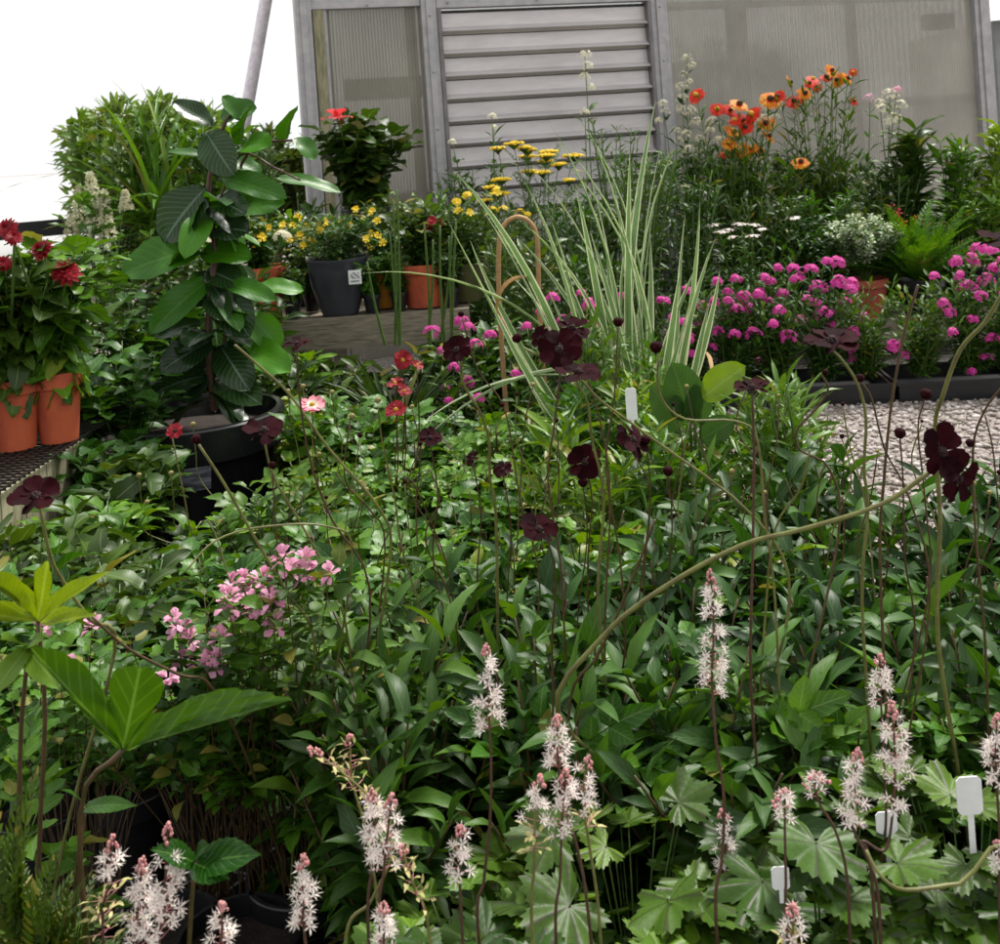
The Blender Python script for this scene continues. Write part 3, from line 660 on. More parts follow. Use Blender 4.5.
# ================================================================== BENCHES, TRAYS
def bench(name, label, x0, x1, y0, y1, z, bh, mat=WOODG, tilt=0):
    t = thing(name, label, 'bench', ((x0 + x1) / 2, (y0 + y1) / 2, 0))
    c, s = math.cos(tilt), math.sin(tilt); X = np.array([c, s, 0]); Yv = np.array([-s, c, 0]); o = np.array([x0, y0, 0.])
    W = (x1 - x0) / c; D = y1 - y0
    m = M(); box(m, (0, 0, z - bh), (W, .035, z), 0, X, Yv, UPV, o); m.build('front_board', mat, t, False)
    m = M(); n = max(3, int(D / .11))
    for i in range(n): box(m, (0.002, .037 + i * D / n, z - .035), (W - .002, .037 + (i + .86) * D / n, z - .008), 0, X, Yv, UPV, o)
    m.build('deck', mat, t, False)
    for a in (.06, W - .12):
        for b in (.04, D - .05):
            m = M(); box(m, (a, b, 0), (a + .06, b + .06, z - .037), 0, X, Yv, UPV, o); m.build('leg', mat, t, False)
    return t
b1 = at(262, 322, 4.31); b2 = at(470, 305, 4.44); ZB = .577
bench('plant_bench', 'weathered timber bench holding the grey, amber and terracotta pots', b1[0], b2[0], 4.30, 5.0, ZB, .115, tilt=.03)
b1 = at(800, 322, 5.6); b2 = at(1060, 312, 5.6); ZR = .21
bench('low_bench', 'low weathered plank bench behind the magenta flowers', b1[0], b2[0], 5.58, 6.3, ZR, .13)
b1 = at(300, 322, 5.4); b2 = at(460, 322, 5.4)
bench('back_bench', 'higher timber bench under the hibiscus by the greenhouse', b1[0], b2[0], 5.42, 6.0, .72, .1)
# left bench with wire mesh top
t = thing('mesh_top_bench', 'old timber bench with a black wire mesh top at the left edge', 'bench', (-1.6, 3.0, 0))
bz = .5; e0 = at(-30, 455, 2.45); e1 = at(85, 440, 3.05); e0[2] = e1[2] = bz; X = nrm(e1 - e0); Yv = np.array([-X[1], X[0], 0])
LW = np.linalg.norm(e1 - e0); bw = LW / 5
for i in range(5):
    m = M(); box(m, (i * bw + .002, 0, bz - .21 - .02 * (i % 2)), ((i + 1) * bw - .003, .022 + .004 * (i % 2), bz - .012), 0, X, Yv, UPV, e0 * [1, 1, 0]); m.build('board', WOODV, t, False)
m = M(); box(m, (-.3, .03, bz - .06), (LW, .9, bz - .014), 0, X, Yv, UPV, e0 * [1, 1, 0]); m.build('frame', WOODV, t, False)
m = M()
for i in range(60): s = -.3 + i * .025; box(m, (s, -.01, bz - .006), (s + .004, .95, bz - .002), 0, X, Yv, UPV, e0 * [1, 1, 0])
for i in range(38): s = -.01 + i * .025; box(m, (-.3, s, bz - .0015), (LW + .02, s + .004, bz + .0015), 0, X, Yv, UPV, e0 * [1, 1, 0])
m.build('wire_mesh_top', BLACKP, t, False)
for a, b in ((0, .04), (LW - .08, .04), (0, .8), (LW - .08, .8)):
    m = M(); box(m, (a, b, 0), (a + .07, b + .07, bz - .062), 0, X, Yv, UPV, e0 * [1, 1, 0]); m.build('leg', WOODV, t, False)
def tray(px0, px1, Y0, Y1, z0, h, d, label):
    a = at(px0, 400, Y0); b = at(px1, 400, Y1); a[2] = b[2] = 0; X = nrm(b - a); Yv = np.array([-X[1], X[0], 0]); W = np.linalg.norm(b - a)
    t = thing('plant_tray', label, 'tray', (a + b) / 2 + (0, 0, z0), 'black trays under the magenta flowers')
    m = M(); q = .012
    box(m, (0, 0, z0), (W, d, z0 + .01), 0, X, Yv, UPV, a); box(m, (0, 0, z0 + .011), (W, q, z0 + h), 0, X, Yv, UPV, a); box(m, (0, d - q, z0 + .011), (W, d, z0 + h), 0, X, Yv, UPV, a)
    box(m, (0, q + .001, z0 + .011), (q, d - q - .001, z0 + h), 0, X, Yv, UPV, a); box(m, (W - q, q + .001, z0 + .011), (W, d - q - .001, z0 + h), 0, X, Yv, UPV, a)
    box(m, (-.01, -.012, z0 + h + .001), (W + .01, .0, z0 + h + .01), 0, X, Yv, UPV, a)
    m.build('walls', BLACKP, t, False)
tray(655, 775, 4.86, 4.80, .005, .07, .42, 'left black tray beside the gravel path'); tray(780, 895, 4.80, 4.76, .005, .07, .42, 'middle black tray beside the gravel path, below the terracotta pot'); tray(900, 1040, 4.74, 4.7, .005, .07, .42, 'right black tray beside the gravel path')

# ================================================================== chord leaves and tall flowers
def chord(m, T, a, b, W, N=UPV, bend=.4, mi=0, tw=0):
    a = np.asarray(a, float); b = np.asarray(b, float); d = b - a; Lc = np.linalg.norm(d); D = d / Lc
    N = np.asarray(N, float); N = nrm(N - D * N.dot(D)); h = bend / 2
    D0 = D * math.cos(h) + N * math.sin(h); N0 = N * math.cos(h) - D * math.sin(h)
    inst(m, T, a, D0, N0, Lc / (math.sin(h) / h if abs(h) > 1e-3 else 1), W, bend, mi, tw)
def tall(name, label, cat, base, tips, r=.004, stemm=G_STEM, leaf=None, group=None, potspec=None, wob=.03, taper=.5):
    base = np.asarray(base, float); t = thing(name, label, cat, base, group); z0 = 0
    if potspec: pot(base, *potspec, t); z0 = potspec[1] * .8
    ms = M(); cs = []
    for p in tips:
        p = np.asarray(p, float); b0 = base + np.array([rng.uniform(-.04, .04), rng.uniform(-.04, .04), z0]); mid = b0 * .5 + p * .5 + rng.normal(0, wob, 3) * [1, 1, .3]
        mid[:2] = b0[:2] * .62 + p[:2] * .38 + rng.normal(0, wob * .5, 2)
        c = smoothpts([b0, mid, p], 6); tube(ms, c, r, r * taper, 4, smooth=False); cs.append(c)
    ms.build('stems', stemm, t)
    if leaf:
        m = M(); leaves_on(m, cs, *leaf['a'], **leaf.get('k', {})); m.build('foliage', leaf['m'], t)
    return t, cs
def cluster(c, r, parent, mat, n=18, pr=.007, name='flower_head', T=None, k=5, flat=.6, face=.55, N0=(0, -.5, .8)):
    """a rounded head of small five-petalled flowers"""
    m = M(); d = rdirs(n, -.35, 1.5); p = np.asarray(c) + d * r * np.array([1, 1, flat]) * rng.uniform(.75, 1, (n, 1))
    star(m, p, d * [1, 1, .8] + np.array(N0) * face, pr, 0, k, .62, T or T_NOTCH, .1)
    return m.build(name, mat, parent)
def grp(tips_px, bases):      # assign px tips to the nearest base
    out = [[] for _ in bases]
    for q in tips_px: out[int(np.argmin([abs(q[0] - b) for b in bases]))].append(q)
    return out
# ---- magenta catchfly
SIL = [(790,267,7),(807,268,9),(824,261,8),(834,262,8),(793,278,7),(815,287,13),(835,282,9),(849,283,7),(741,294,7),(758,292,7),(702,308,9),(734,308,8),(780,292,6),(776,310,9),(821,313,12),(860,317,10),(974,247,8),(986,250,8),(967,257,7),(963,287,12),(982,280,10),(939,303,7),(944,311,7),(951,261,6),(930,275,6),(998,259,7),(1002,292,7),(968,317,6),(751,332,8),(786,336,9),(732,332,7),(720,320,8),(685,336,7),(757,360,6),(890,345,9),(849,355,6),(981,357,8),(685,290,7),(692,305,6),(712,300,6),(726,290,6),(745,308,9),(765,300,8),(700,325,8),(710,345,6),(672,316,6),(770,322,6),(805,300,7),(829,325,7),(842,300,6),(798,318,6),(955,275,7),(990,268,7),(976,295,7),(948,330,5),(1004,320,7),(736,278,5),(768,280,6),(715,280,5),(850,330,6),(690,352,5),(664,300,5)]
SIL2 = [(433,330,9),(468,325,9),(462,318,7),(475,343,10),(468,380,7),(454,366,7),(527,325,8),(552,296,8),(580,292,7),(587,303,7),(562,318,7),(583,346,7),(516,371,6),(490,332,7),(625,325,6),(620,293,5),(540,310,6),(575,310,6),(590,322,6),(505,320,5),(548,330,6),(610,308,5),(478,395,6),(445,385,5),(600,340,5)]
def silene(bases, tips, Yb, lab, gname):
    G = grp(tips, bases)
    for i, (b, L) in enumerate(zip(bases, G)):
        L = L + [(q[0] + rng.uniform(-16, 16), q[1] + rng.uniform(-4, 22), rng.uniform(4, 7)) for q in L if rng.uniform() < .3]
        base = at(b, 400, Yb); base[2] = .075 if Yb > 4.5 else 0
        P = [at(q[0], q[1], Yb + rng.uniform(-.14, .2)) for q in L]
        low = [base + np.array([rng.uniform(-.17, .17), rng.uniform(-.16, .16), rng.uniform(.16, .4)]) for _ in range(26)]
        t, cs = tall('catchfly_plant', lab[i], 'plant', base, P + low, .0028, G_STEM, dict(a=(T_LANCE_S, .055, .013), m=G_FINE, k=dict(per=15, t0=.08, el=(.0, .8), bend=(0, .7))), gname, wob=.02)
        for q, p in zip(L, P): cluster(p + np.array([0, -.05, 0]), q[2] * rng.uniform(.75, 1.1) * Yb / FPX, t, P_MAG, int(9 + q[2] * 2.3 * rng.uniform(.6, 1.1)), .0115 * Yb / 4.8 * 1.1, flat=rng.uniform(.6, 1.1))
nm = lambda a: 'magenta catchfly plant ' + a
silene([690, 735, 780, 825, 868], SIL[:0] + [q for q in SIL if q[0] < 895 and (q[0] < 893)], 4.95, [nm('at the foot of the variegated iris, leftmost of the tray row'), nm('right of the iris, below the white yarrow'), nm('with sparse heads, left of the densest magenta clump'), nm('with the densest heads, left of the terracotta pot'), nm('directly in front of the terracotta pot')], 'magenta flowers in the trays')
silene([925, 972, 1010], [q for q in SIL if q[0] >= 893], 4.9, [nm('in front of the black fern pot'), nm('with dense heads right of the fern pot'), nm('at the right edge of the photo')], 'magenta flowers in the trays')
silene([455, 525, 585], SIL2, 3.75, [nm('beside the black pot of strap leaves'), nm('under the bent cane hoop'), nm('at the left foot of the variegated iris')], 'magenta flowers left of the iris')

# ---- variegated iris
base = at(632, 372, 3.35); base[2] = 0
t = thing('variegated_iris', 'tall cream-striped strap-leaved iris in the middle of the scene', 'plant', base); pot(base, .13, .2, BLACKP, t); m = M()
tips = [(480,205,.8),(440,205,.9),(700,200,.8),(720,270,.9),(548,120,1),(585,120,.8),(630,150,.7),(668,100,.5),(678,140,.8),(512,215,1),(535,235,1),(600,185,1),(650,160,.9),(620,110,.6),(567,165,1),(572,108,.9),(452,168,.9),(642,100,.8),(656,98,.6),(692,160,.8),(716,236,.7),(560,140,1),(490,222,.9),(522,176,.8),(535,170,.7),(603,158,.7),(612,172,.5),(576,188,.6),(470,240,.8),(640,180,.4),(665,130,.5),(676,175,.5),(685,215,.6),(700,260,.6),(545,205,.7),(520,240,.7),(590,230,.4),(625,215,.3),(650,235,.3),(668,230,.4),(606,250,.3),(640,140,.3),(655,200,.3),(633,250,.3),(680,270,.4),(615,130,.4),(588,265,.5),(662,160,.5),(690,300,.4),(560,262,.7),(710,300,.6),(598,200,.4),(582,150,.6),(505,270,.8),(490,300,.9),(548,290,.7)]
for qi, q in enumerate(tips):
    if qi % 2 and 595 < q[0] < 700: continue
    Y = 3.35 + rng.uniform(-.25, .25); b = at(632 + (q[0] - 620) * .3 + rng.uniform(-22, 22), 400, 3.35 + (Y - 3.35) * .2); b[2] = .2 + rng.uniform(0, .08); e = at(q[0], q[1], Y)
    out = (e - b) * [1, 1, 0]; N = UPV * .8 - nrm(out) * .6 + rng.normal(0, .7, 3)
    chord(m, T_STRAP, b, e, rng.uniform(.019, .029), N, q[2] * rng.uniform(.4, 1.3), 0, rng.normal(0, .6))
for pts, wd in (([(365,273),(440,277),(500,308),(560,345)], .026), ([(430,434),(480,405),(550,380),(610,370)], .03), ([(420,425),(500,395),(590,380)], .022)):
    a = at(*pts[0], 3.1); b = at(*pts[-1], 3.3); chord(m, T_STRAP, b, a, wd, UPV, .85)
m.build('striped_leaves', G_VAR, t)
m = M(); 
for q in ((500,285),(497,330)): chord(m, T_STRAP, at(530, 278, 3.3), at(500, 322, 3.25), .03, UPV, 2.2, 0)
chord(m, T_STRAP, at(706, 352, 3.3), at(712, 378, 3.2), .016, (.3, -1, .2), .5); m.build('dead_leaves', petalmat('dead_leaf', (.5, .3, .12), (.42, .26, .1)), t)
hb = at(520, 330, 3.7); t = thing('cane_hoop', 'bent brown cane hoop standing left of the iris', 'plant support', (hb[0], hb[1], 0)); m = M()
l = at(500, 320, 3.7); r = at(540, 320, 3.7)
tube(m, [l * [1, 1, 0], l, at(499, 245, 3.7), at(505, 224, 3.7), at(519, 217, 3.7), at(533, 226, 3.7), at(538, 250, 3.7), r, r * [1, 1, 0]], .008, k=7); m.build('cane', solid('cane', (.4, .24, .1), (.28, .16, .07), .6, 60), t)

# ---- pots on the plank bench
def potted_at(px, Y, zb, rt, h, mat): c = at(px, 300, Y); c[2] = zb; return c
def lowfl(name, label, cat, c, rt, h, pm, hh, spread, T, L, W, mat, n, flowers, fmat, fr, fk=5, group=None, potname=None, Tf=None, per=10, wd=.62, cup=.35, stemm=G_STEM, Yj=.1, disc=None):
    t, cv = bushy(name, label, cat, c, h + hh, spread, n, T, L, W, mat, per=per, potr=rt, poth=h, potm=pm, group=group, el=(-.3, .8), stemm=stemm, t0=.1)
    ms = M()
    for (fx, fy) in flowers:
        p = at(fx, fy, c[1] + rng.uniform(-Yj, Yj) - .04); b = c + np.array([(p[0] - c[0]) * .5, (p[1] - c[1]) * .5, h + hh * .5]); tube(ms, [b, p * .4 + b * .6 + rng.normal(0, .01, 3), p], .0022, .0015, 4)
        m = M(); star(m, p[None], (rng.normal(0, .35), -.75, .55), fr * rng.uniform(.8, 1.1), 0, fk, wd, Tf or T_NOTCH, cup); star(m, p[None] + [0, .003, .004], (rng.normal(0, .35), -.75, .6), fr * .8, 0, fk, wd, Tf or T_NOTCH, cup + .5)
        fo = m.build('flower', fmat, t)
        if disc: m = M(); blobs(m, p + (0, -.004, .004), fr * .25, hi=True); m.build('flower_centre', disc, fo)
    ms.build('flower_stalks', stemm, t); return t
YB = 4.43
c = potted_at(340, YB, ZB, 0, 0, 0)
yl = [(355,210),(372,212),(362,222),(377,221),(350,226),(371,234),(378,236),(366,240),(383,243),(372,247)]
t = lowfl('potted_plant', 'low green plant with a few yellow flowers in a dark grey glazed pot', 'potted plant', c, .115, .215, GREYP, .17, .16, T_OVATE_S, .035, .02, G_BLUE, 26, yl, P_YEL, .02)
# price label on the grey pot
lc = at(355, 277, YB - .122); m = M(); box(m, lc + (-.024, -.004, -.026), lc + (.024, -.001, .026)); lb = m.build('price_label', LABEL, t, False)
m = M(); 
for i in range(5): 
    for j in range(4): box(m, lc + (-.016 + i * .007, -.0062, -.004 + j * .006), lc + (-.0115 + i * .007, -.0045, -.001 + j * .006)) if (i + j) % 3 else None
box(m, lc + (-.016, -.0062, -.016), lc + (.016, -.0045, -.013)); m.build('printed_marks', INK, lb, False)
yl2 = [(238,232),(246,236),(252,230),(258,234),(268,229),(277,233),(250,244),(262,238),(293,226),(300,236),(306,228),(312,240),(303,246),(324,223),(320,231),(290,240),(255,250),(283,226),(298,218),(242,240)]
c = potted_at(262, YB + .02, ZB, 0, 0, 0)
lowfl('potted_plant', 'yellow-flowered plant in a terracotta pot at the left end of the bench', 'potted plant', c, .1, .2, TERRA, .2, .2, T_OVATE_S, .04, .024, G_FINE, 26, yl2, P_YEL, .022)
c = potted_at(385, YB + .1, ZB, 0, 0, 0); lowfl('potted_plant', 'small green plant in an amber glazed pot between grey and terracotta pots', 'potted plant', c, .075, .15, ORGP, .15, .1, T_OVATE_S, .04, .022, G_MID, 16, [], P_YEL, .02)
c = potted_at(426, YB + .06, ZB, 0, 0, 0)
t = lowfl('potted_dahlia', 'dark-leaved dahlia with small dark red flowers in a terracotta pot on the bench', 'potted plant', c, .105, .165, TERRA, .22, .15, T_OVATE_S, .06, .035, G_DARK, 24, [(406,231),(411,228),(432,221),(440,224),(428,228),(402,234)], P_DRED, .022, 8)
c = potted_at(468, YB + .12, ZB, 0, 0, 0); lowfl('potted_plant', 'green plant in an olive glazed pot right of the terracotta pot', 'potted plant', c, .085, .15, OLIVP, .22, .14, T_LANCE_S, .06, .018, G_DARK, 20, [(458,211),(470,213),(497,193),(458,203)], P_YEL, .02)
for i, (px, Yq, h) in enumerate(((300, YB + .35, .24), (400, YB + .45, .3), (350, YB + .4, .22))):
    c = potted_at(px, Yq, ZB, 0, 0, 0); bushy('potted_plant', ['ferny green plant behind the yellow-flowered plant on the bench', 'bushy dark plant behind the red dahlia pot', 'bushy green plant behind the grey pot'][i], 'potted plant', c, h + .15, .17, 18, T_LANCE_S, .06, .018, (G_MID, G_DARK, G_FINE)[i], per=10, potr=.08, poth=.14)
for i, (px, Yq, h) in enumerate(((292, 4.4, .1), (312, 4.55, .2), (372, 4.4, .12), (399, 4.42, .14), (452, 4.42, .13))):
    c = potted_at(px, Yq, ZB, 0, 0, 0); bushy('potted_plant', 'small green trailing plant crammed between the bench pots, %s from the left' % ORD[i], 'potted plant', c, h + .1, .1, 16, T_OVATE_S, .035, .02, (G_FINE, G_DARK, G_MID)[i % 3], per=9, potr=.035, poth=.07, t0=.2, el=(-.8, .5), group='small plants between the bench pots')
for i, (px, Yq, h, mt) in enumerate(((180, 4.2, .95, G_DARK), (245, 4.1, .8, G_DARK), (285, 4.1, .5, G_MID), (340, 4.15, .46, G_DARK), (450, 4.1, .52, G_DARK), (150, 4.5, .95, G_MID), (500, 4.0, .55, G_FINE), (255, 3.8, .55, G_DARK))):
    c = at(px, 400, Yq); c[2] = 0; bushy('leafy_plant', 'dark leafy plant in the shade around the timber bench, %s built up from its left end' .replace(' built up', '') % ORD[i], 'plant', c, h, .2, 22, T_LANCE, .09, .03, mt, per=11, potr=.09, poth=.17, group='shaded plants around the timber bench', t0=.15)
# hibiscus
c = potted_at(372, 5.55, .72, 0, 0, 0)
t, cv = bushy('hibiscus', 'dark green broad-leaved hibiscus with one coral flower by the greenhouse', 'potted plant', c, .66, .27, 26, T_OVATE, .11, .085, G_DARK, per=9, potr=.12, poth=.2, el=(-.3, .5), t0=.15)
p = at(337, 118, 5.4); m = M(); tube(m, [c + (-.1, -.02, .4), at(345, 150, 5.45), p], .004); m.build('flower_stalk', G_STEM, t)
m = M(); inst(m, T_PETAL, np.repeat(p[None], 8, 0), dirs(np.arange(8) * .785, np.tile([.3, 1.1], 4)), np.tile([0, 0, 1.], (8, 1)), [.075, .06] * 4, .07, .7); m.build('flower', P_CORAL, t)
# thin brown stick on the hibiscus stem omitted tangle: curved dry stem
st = at(385, 180, 5.1); 
# ---- yellow achillea
ACH = [(610/2.857+300,143,9),(565/2.857+300,148,7),(650/2.857+300,149.5,8),(546,155,8),(527,156,8),(710/2.857+300,151,9),(780/2.857+300,155,10),(700/2.857+300,161,7),(738/2.857+300,164,7),(655/2.857+300,171,8),(692/2.857+300,172,7),(575/2.857+300,179,9),(545/2.857+300,187,7),(565/2.857+300,193,11),(530/2.857+300,200,7),(768/2.857+300,180,5),(640/2.857+300,147,7)]
base = at(535, 300, 5.1); base[2] = 0
P = [at(q[0], q[1], 5.1 + rng.uniform(-.15, .15)) for q in ACH]; low = [base + np.array([rng.uniform(-.28, .28), rng.uniform(-.2, .2), rng.uniform(.5, .85)]) for _ in range(26)]
t, cs = tall('yellow_yarrow', 'flat-headed yellow yarrow in front of the louvred vent', 'plant', base, P + low, .0035, G_STEM, dict(a=(T_FERNY, .11, .08), m=G_BLUE, k=dict(per=9, t0=.15, el=(.2, .9))))
for q, p in zip(ACH, P):
    m = M(); n = int(q[2] * 12); rr = q[2] * 1.15 * 5.1 / FPX; a = rng.uniform(0, 6.28, n); r = rr * np.sqrt(rng.uniform(0, 1, n)); blobs(m, p + np.stack([r * np.cos(a), r * np.sin(a), rng.normal(0, .002, n) - r * .15 + .004], -1), .006, (1, 1, .8))
    tube(m, [p - (0, 0, .03), p - (0, 0, .006)], .001, rr * .7, 8, 1); m.build('flower_head', [P_YEL, G_BLUE], t)
# yellow tufts beside achillea
YT = [(467,195,5),(458,210,4),(472,213,4),(492,210,5),(503,209,5),(520,212,5),(527,215,4),(456,201,3),(497,191,6)]
base = at(492, 300, 4.9); base[2] = 0; P = [at(q[0], q[1], 4.9) for q in YT]; low = [base + np.array([rng.uniform(-.2, .2), rng.uniform(-.15, .15), rng.uniform(.5, .85)]) for _ in range(22)]
t, cs = tall('yellow_flowered_plant', 'green plant with small yellow flower tufts below the yarrow', 'plant', base, P + low, .003, G_STEM, dict(a=(T_LANCE_S, .07, .016), m=G_FINE, k=dict(per=12, t0=.2, el=(.1, .9))))
for q, p in zip(YT, P): cluster(p, q[2] * 4.9 / FPX, t, P_YEL, 8, .014)

# ---- white / pink valerian
def valerian(px, Yb, tips, label, mat, zb=0, low=12, hl=(.4, .9), leafm=G_BLUE, Lf=.07):
    base = at(px, 300, Yb); base[2] = zb; P = [at(q[0], q[1], Yb + rng.uniform(-.1, .1)) for q in tips]
    lw = [base + np.array([rng.uniform(-.2, .2), rng.uniform(-.15, .15), rng.uniform(*hl)]) for _ in range(low)]
    t, cs = tall('valerian', label, 'plant', base, P + lw, .0045, G_STEM, dict(a=(T_LANCE_S, Lf, .022), m=leafm, k=dict(per=9, t0=.2, el=(.1, .8))), wob=.02)
    for q, p in zip(tips, P):
        r = q[2] * Yb / FPX; n = max(1, int(q[3] / q[2])) if len(q) > 3 else 1
        for i in range(n): cluster(p - np.array([rng.uniform(-r, r) * (i > 0), 0, i * r * 1.35]), r * (1 - .1 * i if i < 4 else .6), t, mat, int(14 + q[2] * 2), .009, k=4, flat=.8)
    return t
valerian(588, 5.6, [(585, 56, 8, 34), (585, 112, 5)], 'tall white valerian spire rising against the louvred vent', P_CRM, low=5, hl=(.5, 1.0))
valerian(495, 5.5, [(492, 117, 5), (494, 128, 4), (452, 142, 4)], 'short white valerian spires left of the yellow yarrow', P_CRM, low=6)
valerian(684, 6.3, [(687, 58, 6, 24), (682, 88, 8, 30), (663, 104, 6, 20), (690, 112, 8, 30), (676, 132, 7, 20), (700, 140, 7, 20), (712, 122, 7, 24), (722, 140, 6), (688, 150, 7)], 'dense white valerian left of the orange helenium', P_CRM, low=14)
valerian(740, 6.4, [(768, 108, 8, 16), (775, 118, 6), (758, 120, 6)], 'white valerian among the orange flowers', P_CRM, low=8)
valerian(893, 6.2, [(890, 96, 10, 30), (900, 106, 9, 18), (880, 104, 7)], 'cream-headed valerian in front of the greenhouse panel', P_CRM, low=6)
valerian(872, 6.1, [(870, 99, 7), (897, 90, 5)], 'pink-headed valerian beside the cream one', P_PINK, low=4)
# dark leafy spire
def spire(px, Yb, toppy, w, label, mat, zb=0, L=.1, W=.04, n=5, per=22, T=T_LANCE, name='leafy_plant', grpn=None, t0=.1, T2=None):
    base = at(px, 300, Yb); base[2] = zb; P = [at(px + rng.uniform(-w, w), toppy + rng.uniform(0, 14) * (i > 0) + abs(rng.normal(0, 6)) * (i > 1), Yb + rng.uniform(-.1, .1)) for i in range(n)]
    return tall(name, label, 'plant', base, P, .005, G_STEM, dict(a=(T, L, W), m=mat, k=dict(per=per, t0=t0, el=(-.1, .9))), grpn)[0]
spire(912, 6.1, 128, 12, 'dark leafy shrub below the cream valerian', G_DARK, L=.13, W=.05, n=7)
spire(955, 6.0, 140, 22, 'light green leafy plant right of the dark shrub', G_MID, L=.1, W=.03, n=12)
spire(998, 5.9, 120, 18, 'bright leafy plant at the right edge below the greenhouse post', G_BRIGHT, L=.09, W=.03, n=10)
spire(945, 6.2, 190, 40, 'green leafy plants filling behind the fern', G_MID, L=.09, W=.028, n=14)
spire(830, 6.3, 165, 40, 'dark green mass below the tall helenium', G_DARK, L=.09, W=.022, n=18)
spire(765, 6.2, 165, 45, 'green mass under the orange helenium', G_FINE, L=.09, W=.02, n=20)
spire(640, 5.2, 150, 40, 'feathery dark green plant behind the iris', G_FINE, L=.06, W=.01, n=22, per=26)
spire(620, 5.9, 118, 30, 'fine-stemmed grey plant in front of the vent', G_BLUE, L=.05, W=.009, n=12, per=22)
spire(690, 5.4, 170, 30, 'leafy green plant below the white valerian', G_FINE, L=.07, W=.014, n=18, per=20)
spire(575, 4.9, 190, 30, 'dusky green plant between yarrow and iris', G_FINE, L=.06, W=.012, n=18, per=20)
spire(520, 4.4, 235, 40, 'dark bushy plant behind the cane hoop', G_DARK, L=.07, W=.022, n=18, per=14)
spire(600, 4.4, 250, 45, 'green bushy plant behind the iris leaves', G_FINE, L=.07, W=.018, n=20, per=14)
spire(475, 5.4, 205, 20, 'loose green plant right of the hibiscus', G_FINE, L=.08, W=.02, n=10, per=14)
spire(310, 5.6, 195, 25, 'green plant behind the yellow flowers on the bench', G_FINE, L=.08, W=.02, n=14, per=14, zb=.0)
spire(430, 5.4, 190, 20, 'upright green plant below the hibiscus', G_MID, L=.07, W=.02, n=12, per=16)
spire(715, 8.2, 78, 34, 'dark plant seen dimly through the greenhouse panel behind the white valerian', G_DARK, L=.14, W=.06, n=9, per=14, t0=.5)
HEL = [(832,70,7,1),(813,79,7,0),(826,77,7,0),(838,80,9,1),(848,78,8,1),(810,83,6,0),(790,82,7,1),(817,87,6,0),(805,93,8,1),(853,72,5,0),(794,101,9,0),(802,100,6,0),(779,96,7,0),(854,101,5,0),(832,74,5,1)]
HE2 = [(696,95,9,0),(717,109,8,0),(739,104,10,1),(730,110,8,0),(770,99,11,1),(778,96,7,0),(752,114,10,0),(742,120,9,0),(746,127,8,0),(733,131,9,1),(766,123,9,1),(769,136,8,1),(729,143,8,1),(741,150,9,1),(752,148,7,1),(724,154,6,0),(745,157,6,1),(801,162,9,1),(735,120,7,0),(760,150,5,1)]
def helen(px, Yb, L, label, leafsp, grpn):
    base = at(px, 300, Yb); base[2] = 0; P = [at(q[0], q[1], Yb + rng.uniform(-.12, .12)) for q in L]
    lw = [base + np.array([rng.uniform(-.25, .25), rng.uniform(-.15, .15), rng.uniform(.6, 1.22)]) for _ in range(30)]
    t, cs = tall('helenium', label, 'plant', base, P + lw, .004, G_STEM, dict(a=leafsp, m=G_FINE, k=dict(per=20, t0=.12, el=(.3, 1.0))), grpn, wob=.02)
    for q, p in zip(L, P):
        r = q[2] * 1.12 * Yb / FPX; m = M(); N = nrm((rng.normal(0, .5), -.55, rng.uniform(.3, .9))); star(m, p[None], N, r, 0, 11, .42, T_NOTCH, -.12); star(m, p[None] - N * .004, N, r * .85, 0, 11, .42, T_NOTCH, .1)
        ob = m.build('flower', P_ORG if q[3] else P_RED, t); m = M(); blobs(m, p + N * r * .15, r * .28, (1, 1, .9), hi=True); m.build('flower_cone', P_CONE if rng.uniform() < .7 else P_DISC, ob)
    return t
helen(828, 6.4, HEL, 'tall orange helenium standing against the greenhouse panel', (T_LANCE_S, .09, .014), None)
helen(745, 6.2, HE2, 'red and orange blanket flowers right of the white valerian', (T_LANCE_S, .08, .012), None)
for i, (px, Yq, tp, mt, Lq) in enumerate(((470, 6.0, 165, G_FINE, .06), (505, 5.9, 200, G_DARK, .07), (650, 6.3, 150, G_FINE, .06), (700, 6.5, 145, G_DARK, .07), (735, 6.6, 150, G_FINE, .07), (790, 6.6, 150, G_DARK, .07), (860, 6.6, 150, G_FINE, .08), (890, 6.0, 165, G_DARK, .08), (980, 6.3, 150, G_DARK, .08), (610, 5.6, 200, G_DARK, .06), (560, 5.7, 205, G_FINE, .06), (760, 5.9, 195, G_DARK, .07), (820, 5.95, 190, G_MID, .07), (870, 5.95, 200, G_DARK, .07))):
    spire(px, Yq, tp, 34, 'leafy plant banked before the greenhouse, %s in the row from its left end' % ORD[i], mt, L=Lq, W=Lq * .24, n=24, per=18, name='border_plant', grpn='leafy plants banked before the greenhouse', t0=.2)
# white flat yarrow
WY = [(714,225,9),(728,230,8),(741,224,9),(733,237,7),(752,236,8),(753,225,7),(794,218,9),(762,229,6),(720,232,7)]
base = at(755, 320, 5.6); base[2] = 0; P = [at(q[0], q[1], 5.35 + rng.uniform(-.1, .1)) for q in WY]; lw = [base + np.array([rng.uniform(-.34, .34), rng.uniform(-.2, .15), rng.uniform(.3, .68)]) for _ in range(40)]
t, cs = tall('white_candytuft', 'dark green mound with flat white flower heads right of the iris', 'plant', base, P + lw, .003, G_STEM, dict(a=(T_LANCE_S, .06, .014), m=G_FINE, k=dict(per=14, t0=.15, el=(.1, .9))))
for q, p in zip(WY, P): cluster(p, q[2] * 5.4 / FPX, t, P_WHT, 22, .009, flat=.18, N0=(0, 0, 1), face=1.5)
